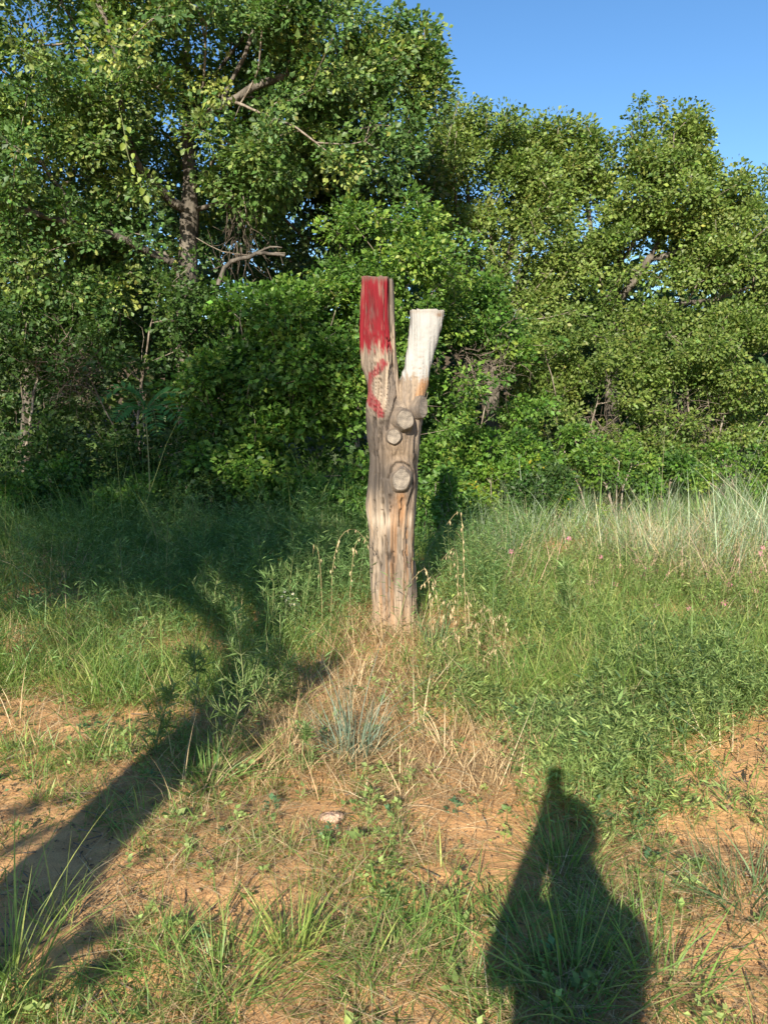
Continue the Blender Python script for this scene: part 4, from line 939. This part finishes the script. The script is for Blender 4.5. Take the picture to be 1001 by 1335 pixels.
tuft('grass_tuft', 'bluish green tuft right of the stump foot', 312, 563, 850, 60, .30, .0075, .03, [(3, (.13, .21, .10)), (1, (.2, .26, .14))], .25, .3)

tuft('dry_tuft', 'tan dry grass tuft against the front foot of the stump', 320, 500, 838, 90, .20, .005, .06, G_DRY, .5, .6, M_DRY, 'dry grass tuft')
tuft('dry_tuft', 'tan dry grass tuft at the right foot of the stump', 321, 545, 835, 90, .24, .005, .06, G_DRY, .4, .6, M_DRY, 'dry grass tuft')
tuft('dry_tuft', 'tan dry grass tuft at the left foot of the stump', 322, 468, 832, 80, .22, .005, .06, G_DRY+G_YELL, .5, .6, M_DRY, 'dry grass tuft')
# seed head stalks: stem > drooping spikelets
M_SEED = M_DRY
spike = (np.array([[0, 0, 0], [.17, .45, .05], [0, 1, 0], [-.17, .45, .05], [0, .45, -.14]]), np.array([[0, 1, 2], [0, 2, 3], [0, 4, 1], [1, 4, 2], [0, 3, 4], [4, 3, 2]]))
sp_v, sp_f = spike
SEEDC = np.array([.56, .43, .25])
sme = bpy.data.meshes.new('spikelet'); sme.from_pydata([tuple(a) for a in sp_v], [], [tuple(int(q) for q in a) for a in sp_f]); sme.materials.append(M_SEED)
a_ = sme.attributes.new('col', 'FLOAT_COLOR', 'POINT'); a_.data.foreach_set('color', np.tile([.56, .43, .25, 1], len(sp_v)).astype(np.float32))
def seed_stalk(seed, pts, nsp, label, group=None, ls=.035):
    rng_ = np.random.default_rng(seed); path = smooth_path(pts, .03)
    root = empty('seed_stalk', path[0], label, 'seed head grass', group); org = path[0]
    G = Geo(); v, f3, q = tube(path, np.linspace(.0028, .0012, len(path)), 4); G.add(v, f3, q, np.tile([.45, .36, .18], (len(v), 1))); G.build('stem', M_DRY, root, False, org)
    for k in range(nsp):
        t = .55+.45*(k+.5)/nsp; i = int(t*(len(path)-1)); p = path[i]+rng_.normal(0, .012, 3)
        o = bpy.data.objects.new('spikelet', sme); link(o, root); o.location = p-org
        d = Vector((rng_.normal(0, .35), rng_.normal(0, .3), -1)); o.rotation_euler = d.to_track_quat('Y', 'Z').to_euler(); s_ = ls*rng_.uniform(.75, 1.25); o.scale = (s_, s_, s_)
def sp(u, v, y): return P(u, v, y)
LS = 'arched dry stalk with drooping tan seed heads left of the stump'
for i, (a, L) in enumerate([
    ([(432, 800), (434, 740), (444, 700), (462, 690), (478, 706)], 'arched dry seed stalk touching the left side of the stump, hooked towards it'),
    ([(420, 800), (418, 745), (414, 715), (410, 708), (408, 722)], 'dry stalk with a small hooked tip farther left of the stump'),
    ([(455, 810), (458, 750), (463, 712), (472, 698), (482, 712)], 'shorter dry seed stalk drooping against the left flank of the stump')]):
    y = 5.0+.08*i; seed_stalk(400+i, [ground(a[0][0], 835)]+[sp(*q, y) for q in a], 9 if i != 1 else 3, L)
rng = np.random.default_rng(77)
for i in range(13):
    u0 = [604, 598, 570, 560, 612, 590, 640, 660, 625, 580, 690, 650, 600][i]; top_v = [668, 715, 752, 742, 770, 780, 790, 800, 810, 800, 830, 845, 825][i]
    g0 = ground(u0+rng.uniform(-6, 8), 850+rng.uniform(-15, 25)+max(0, top_v-760)*.3); y = g0[1]
    t1 = P(u0-2, top_v+12, y); t2 = P(u0-8, top_v, y); t3 = P(u0-20-rng.uniform(0, 8), top_v+16, y)
    lab = ['tall dry seed stalk right of the stump, bending left', 'dry seed stalk just under the tallest one right of the stump'][i] if i < 2 else 'nodding tan oat like seed stalk in the dry grass right of the stump'
    seed_stalk(420+i, [g0, g0*.5+t1*.5, t1, t2, t3], 10 if i < 6 else 7, lab, None if i < 2 else 'oat like seed stalks right of the stump')

# flowers
def flower(name, label, u, v, depth, petals, pr, pc, cc, group=None, cat='flower', hgt=.3, seed=0):
    rng_ = np.random.default_rng(seed); c = P(u, v, depth); root = empty(name, c-np.array([0, 0, hgt]), label, cat, group); org = c-np.array([0, 0, hgt])
    G = Geo(); G.add(*tube([org, org*.5+c*.5+np.array([.01, 0, 0]), c], [.003, .0025, .002], 4)); G.build('stem', M_STEM, root, False, org)
    a = np.arange(petals)*2*math.pi/petals+rng_.random()
    fdir = nrm(np.array([rng_.normal(0, .3), -1, .7])); sx_ = nrm(np.cross(fdir, [0, 0, 1])); sy_ = np.cross(sx_, fdir)
    d = np.cos(a)[:, None]*sx_+np.sin(a)[:, None]*sy_
    v_, f, col_ = scatter(T_OVATE, np.tile(c, (petals, 1)), d, np.tile(fdir, (petals, 1))+rng_.normal(0, .1, (petals, 3)), np.full(petals, pr), np.tile(pc, (petals, 1)))
    mesh('petals', v_, [f], M_SOFT, root, col_, False, org)
    k = 8; th = np.arange(k)*2*math.pi/k; rr_ = pr*.3
    cv = np.vstack([c+fdir*.004+(np.cos(th)[:, None]*sx_+np.sin(th)[:, None]*sy_)*rr_, [c+fdir*.010]])
    mesh('flower_centre', cv, [np.array([[i_, (i_+1) % k, k] for i_ in range(k)])], M_SOFT, root, np.tile(cc, (k+1, 1)), True, org)
for i, (u_, v_) in enumerate([(371, 771), (376, 778), (382, 776), (387, 781), (379, 786), (367, 779), (384, 788), (389, 786), (373, 785)]):
    flower('white_flower', 'small white daisy like flower in the cluster left of the stump', u_, v_+2*math.sin(i*2.1), 5.3+.05*math.sin(i*1.7), 9, .012, (.60, .59, .52), (.6, .45, .06), 'white flowers left of the stump', seed=i)
flower('yellow_flower', 'single yellow flower in the shaded weeds left of the stump', 365, 729, 6.1, 8, .024, (.75, .42, .02), (.3, .14, .02), seed=30)
rng = np.random.default_rng(78)
for i, (u_, v_) in enumerate([(768, 760), (774, 757), (855, 790), (912, 778), (918, 780), (943, 786), (802, 762), (838, 752), (870, 748), (829, 731), (664, 719), (808, 738), (781, 726), (978, 748), (990, 722), (995, 714), (740, 702), (900, 794), (985, 770), (960, 730), (843, 740), (952, 762)]):
    flower('pink_flower', 'small pink wildflower scattered in the right meadow', u_+rng.uniform(-2, 2), v_, 5.35+(800-v_)*.022, 6, .030, (.75, .26, .42), (.6, .4, .3), 'pink wildflowers in the right meadow', seed=50+i)

# yellow-green vine leaves hanging from the oak
rng = np.random.default_rng(88)
vp = smooth_path([P(158, 150, 9.3), P(163, 175, 9.3), P(168, 205, 9.3), P(180, 230, 9.3), P(190, 262, 9.3)], .05)
root = empty('hanging_vine', vp[0], 'lime green vine strand with large leaves hanging from the large oak', 'vine'); G = Geo(); G.add(*tube(vp, np.full(len(vp), .004), 4)); G.build('stem', M_STEM, root, False, vp[0])
lt = (np.array([[0, 0, 0], [.3, .15, .05], [.36, .45, .06], [.2, .8, .02], [0, 1, -.05], [-.2, .8, .02], [-.36, .45, .06], [-.3, .15, .05], [0, .5, -.04]]), np.array([[0, 1, 8], [1, 2, 8], [2, 3, 8], [3, 4, 8], [4, 5, 8], [5, 6, 8], [6, 7, 8], [7, 0, 8]]))
for k in range(11):
    p = vp[int(k/10.5*(len(vp)-1))]+rng.normal(0, .03, 3)
    v_, f, c = scatter(lt, p[None], np.array([[rng.normal(0, .4), -.2, -1]]), np.array([[rng.normal(0, .4), -1, .4]]), np.array([rng.uniform(.065, .11)]), np.array([[.26, .34, .05]])*rng.uniform(.8, 1.2))
    mesh('leaf', v_, [f], M_SOFT, root, c, False, vp[0])

# sumac with feather leaves
rng = np.random.default_rng(89)
sb = gz(P(190, 640, 8.5)); root = empty('sumac_plant', sb, 'fern like sumac with drooping feathered leaves in the dark thicket', 'plant')
crn = P(190, 535, 8.5); G = Geo(); G.add(*tube(smooth_path([sb, sb*.5+crn*.5+np.array([.03, 0, 0]), crn], .1), np.linspace(.012, .006, len(smooth_path([sb, sb*.5+crn*.5, crn], .1))), 6)); G.build('stem', M_STEM, root, True, sb)
for (pu, pv, dy, mu, mv) in [(130, 522, -.15, 160, 505), (245, 515, -.1, 215, 512), (240, 555, -.35, 215, 528), (175, 505, -.2, 180, 515), (150, 548, -.3, 168, 530), (205, 565, -.45, 200, 535)]:
    path = smooth_path([crn, P(mu, mv, 8.5+dy*.5), P(pu, pv, 8.5+dy)], .03); k = 13
    G = Geo(); G.add(*tube(path, np.linspace(.004, .0015, len(path)), 4)); fo = G.build('leaf_stalk', M_STEM, root, False, sb)
    for s_ in (-1, 1):
        ii = np.linspace(1, len(path)-1, k).astype(int); p = path[ii]; td = nrm(np.gradient(path, axis=0)[ii]); sd_ = nrm(np.cross(td, np.array([0, -.5, 1])))*s_
        v_, f, c = scatter((T_LANCE[0]*np.array([1.5, 1, 1]), T_LANCE[1]), p, td*.5+sd_, np.tile([0, -.5, 1.], (k, 1)), .13*np.sin(np.linspace(.5, 2.9, k))+.03, np.tile([.10, .25, .065], (k, 1)))
        mesh('leaflets', v_, [f], M_SOFT, fo, c, False, sb)

# stone and curled dead leaves
M_STONE = barkmat('pink_stone', (.36, .22, .15), (.55, .38, .28), 16, .5)
bm_t = __import__('bmesh').new(); __import__('bmesh').ops.create_icosphere(bm_t, subdivisions=3, radius=1)
sv = np.array([q.co[:] for q in bm_t.verts]); sf = np.array([[a.index for a in q.verts] for q in bm_t.faces]); bm_t.free()
g0 = ground(432, 1068)
v_ = sv*(1+.25*(fbm(sv[:, 0]*1.6+3, sv[:, 1]*1.6, sv[:, 2]*1.6, 97, 3)-.5)[:, None]*2)*np.array([.055, .03, .022]); v_ += g0+np.array([0, 0, .008])
o = mesh('stone', v_, [sf], M_STONE, None, None, True, g0); o.location = g0; tag(o, 'pinkish flat stone on the straw in front of the stump', 'stone')
for i, (u_, v2, lab) in enumerate([(906, 878, 'curled pale dead leaf in the right meadow'), (835, 870, 'curled dead leaf low in the right meadow'), (300, 985, 'curled dead leaf at the foot of the tallest weed')]):
    g0 = ground(u_, v2); a = np.linspace(-1, 1, 5); b_ = np.linspace(0, 1, 6); A_, B_ = np.meshgrid(a, b_)
    wd = .022*np.sin(B_*math.pi*.92+.12); vv = np.stack([A_*wd, (B_-.5)*.09, .012+.016*A_**2+.02*B_**2], -1).reshape(-1, 3)
    if i < 2: vv[:, 2] += .12
    ang = rng.random()*3; R_ = np.array([[math.cos(ang), -math.sin(ang), 0], [math.sin(ang), math.cos(ang), 0], [0, 0, 1]]); vv = vv@R_.T+g0
    ix = np.arange(30).reshape(6, 5); q = np.stack([ix[:-1, :-1], ix[:-1, 1:], ix[1:, 1:], ix[1:, :-1]], -1).reshape(-1, 4)
    o = mesh('dead_leaf', vv, [q], M_DRY, None, np.tile([.50, .37, .24], (30, 1)), True, g0); o.location = g0; tag(o, lab, 'dead leaf')

# ------------------------------------------------------------------ the photographer (casts the shadow at the bottom right)
def plain(name, c, r=.7):
    m_, n, l, b = newmat(name); no = n.new('ShaderNodeTexNoise'); no.inputs['Scale'].default_value = 40
    cr = n.new('ShaderNodeValToRGB'); cr.color_ramp.elements[0].color = (*[q*.85 for q in c], 1); cr.color_ramp.elements[1].color = (*[min(1, q*1.12) for q in c], 1)
    l.new(no.outputs['Fac'], cr.inputs['Fac']); l.new(cr.outputs[0], b.inputs['Base Color']); b.inputs['Roughness'].default_value = r; return m_
PX, PY = -.012, -.40
pz0 = float(H(PX, PY))
per_ = empty('person', (PX, PY, pz0), 'person in shirt and trousers holding up a phone, casting the foreground shadow', 'person')
J = [((-.01, 0, .93), (.185, .12)), ((-.005, -.01, 1.10), (.165, .11)), ((0, -.005, 1.28), (.16, .11)), ((0, .0, 1.43), (.095, .085)), ((0, .045, 1.53), (.082, .09)), ((0, .065, 1.61), (.100, .115)), ((0, .065, 1.69), (.088, .10))]
E = [(i, i+1) for i in range(6)]
def chain(start, items):
    prev = start
    for co, r in items:
        J.append((co, (r, r))); E.append((prev, len(J)-1)); prev = len(J)-1
    return prev
for s_ in (-1, 1):
    chain(2, [((s_*.165, 0, 1.40), .082), ((s_*.185+.01, .09, 1.28), .070), ((s_*.195+.013, .18, 1.19), .062), ((.008+s_*.118, .255, 1.34), .058), ((.012+s_*.052, .325, 1.50), .044)])
    w_ = len(J)-1
    chain(w_, [((.012+s_*.044, .348, 1.555), .028)]); pm = len(J)-1
    for q in range(4):
        z_ = 1.545+.021*q
        chain(pm, [((.012+s_*.046, .364, z_+.014), .011), ((.012+s_*.040, .384-.004*(q == 3), z_+.018), .0092), ((.012+s_*.026, .390, z_+.016), .008)])
    chain(w_, [((.012+s_*.040, .330, 1.545), .013), ((.012+s_*.032, .344, 1.575), .010), ((.012+s_*.022, .352, 1.595), .0085)])
    chain(0, [((s_*.09, 0, .87), .10), ((s_*.11, .02, .50), .065), ((s_*.12, -.02, .10), .045), ((s_*.13, .10, .04), .042), ((s_*.135, .17, .035), .035)])
me = bpy.data.meshes.new('body'); me.from_pydata([j[0] for j in J], E, []); bo = bpy.data.objects.new('body', me); link(bo)
md = bo.modifiers.new('skin', 'SKIN'); md.use_smooth_shade = True
for i, j in enumerate(J): me.skin_vertices[0].data[i].radius = j[1]
me.skin_vertices[0].data[0].use_root = True
sbm = bo.modifiers.new('sub', 'SUBSURF'); sbm.levels = 2; sbm.render_levels = 2
dg = bpy.context.evaluated_depsgraph_get(); dg.update()
fm = bpy.data.meshes.new_from_object(bo.evaluated_get(dg)); bpy.data.objects.remove(bo)
fm.materials.clear()
for m_ in (plain('skin', (.50, .30, .21), .5), plain('blue_shirt', (.10, .16, .28), .85), plain('dark_trousers', (.05, .055, .07), .85), plain('brown_shoes', (.09, .05, .03), .5)): fm.materials.append(m_)
for pl_ in fm.polygons:
    c = pl_.center; mi = 0
    if c.z < .10: mi = 3
    elif c.z < .94: mi = 2
    elif c.z < 1.435 and not (c.y > .17 and c.z > 1.2 ): mi = 1
    pl_.material_index = mi
bo = bpy.data.objects.new('body', fm); link(bo, per_)
# hair, nose and ears
hv = sv*np.array([.108, .122, .104])+np.array([0, .045, 1.675]); keep = (sv[sf].mean(1)[:, 2] > -.05) | (sv[sf].mean(1)[:, 1] < -.35)
mesh('hair', hv, [sf[keep]], plain('brown_hair', (.06, .035, .02), .6), per_, None, True)
mesh('nose', sv*np.array([.014, .02, .022])+np.array([0, .175, 1.60]), [sf], fm.materials[0], per_, None, True)
for s_ in (-1, 1):
    mesh('ear', sv*np.array([.012, .022, .032])+np.array([s_*.098, .06, 1.60]), [sf], fm.materials[0], per_, None, True)
    mesh('eye', sv*.012+np.array([s_*.032, .158, 1.625]), [sf], plain('eye', (.7, .68, .65), .2), per_, None, True)
# phone just behind the lens position
def box(c, s_, bev=.0):
    c = np.array(c); s_ = np.array(s_)/2
    v_ = np.array([[x, y, z] for x in (-1, 1) for y in (-1, 1) for z in (-1, 1)])*s_+c
    return v_, np.array([[0, 1, 3, 2], [4, 6, 7, 5], [0, 4, 5, 1], [2, 3, 7, 6], [0, 2, 6, 4], [1, 5, 7, 3]])
ph = empty('phone', (0, -.022, HC-.075), 'dark phone held up in both hands by the person', 'phone'); po = np.array(ph.location)
ph.rotation_euler = (-PITCH, 0, 0)
b_, q = box((0, -.001, .03), (.072, .008, .145)); o = mesh('case', b_, [q], plain('black_case', (.02, .02, .022), .35), ph); bv = o.modifiers.new('bevel', 'BEVEL'); bv.width = .003; bv.segments = 2
b_, q = box((0, -.0056, .03), (.066, .001, .137)); mesh('screen', b_, [q], plain('phone_screen', (.015, .015, .018), .1), ph)
G = Geo(); G.add(*tube([(0, .003, .085), (0, .0055, .085)], [.006, .006], 16)); G.build('lens', plain('lens_glass', (.01, .01, .012), .08), ph, True)
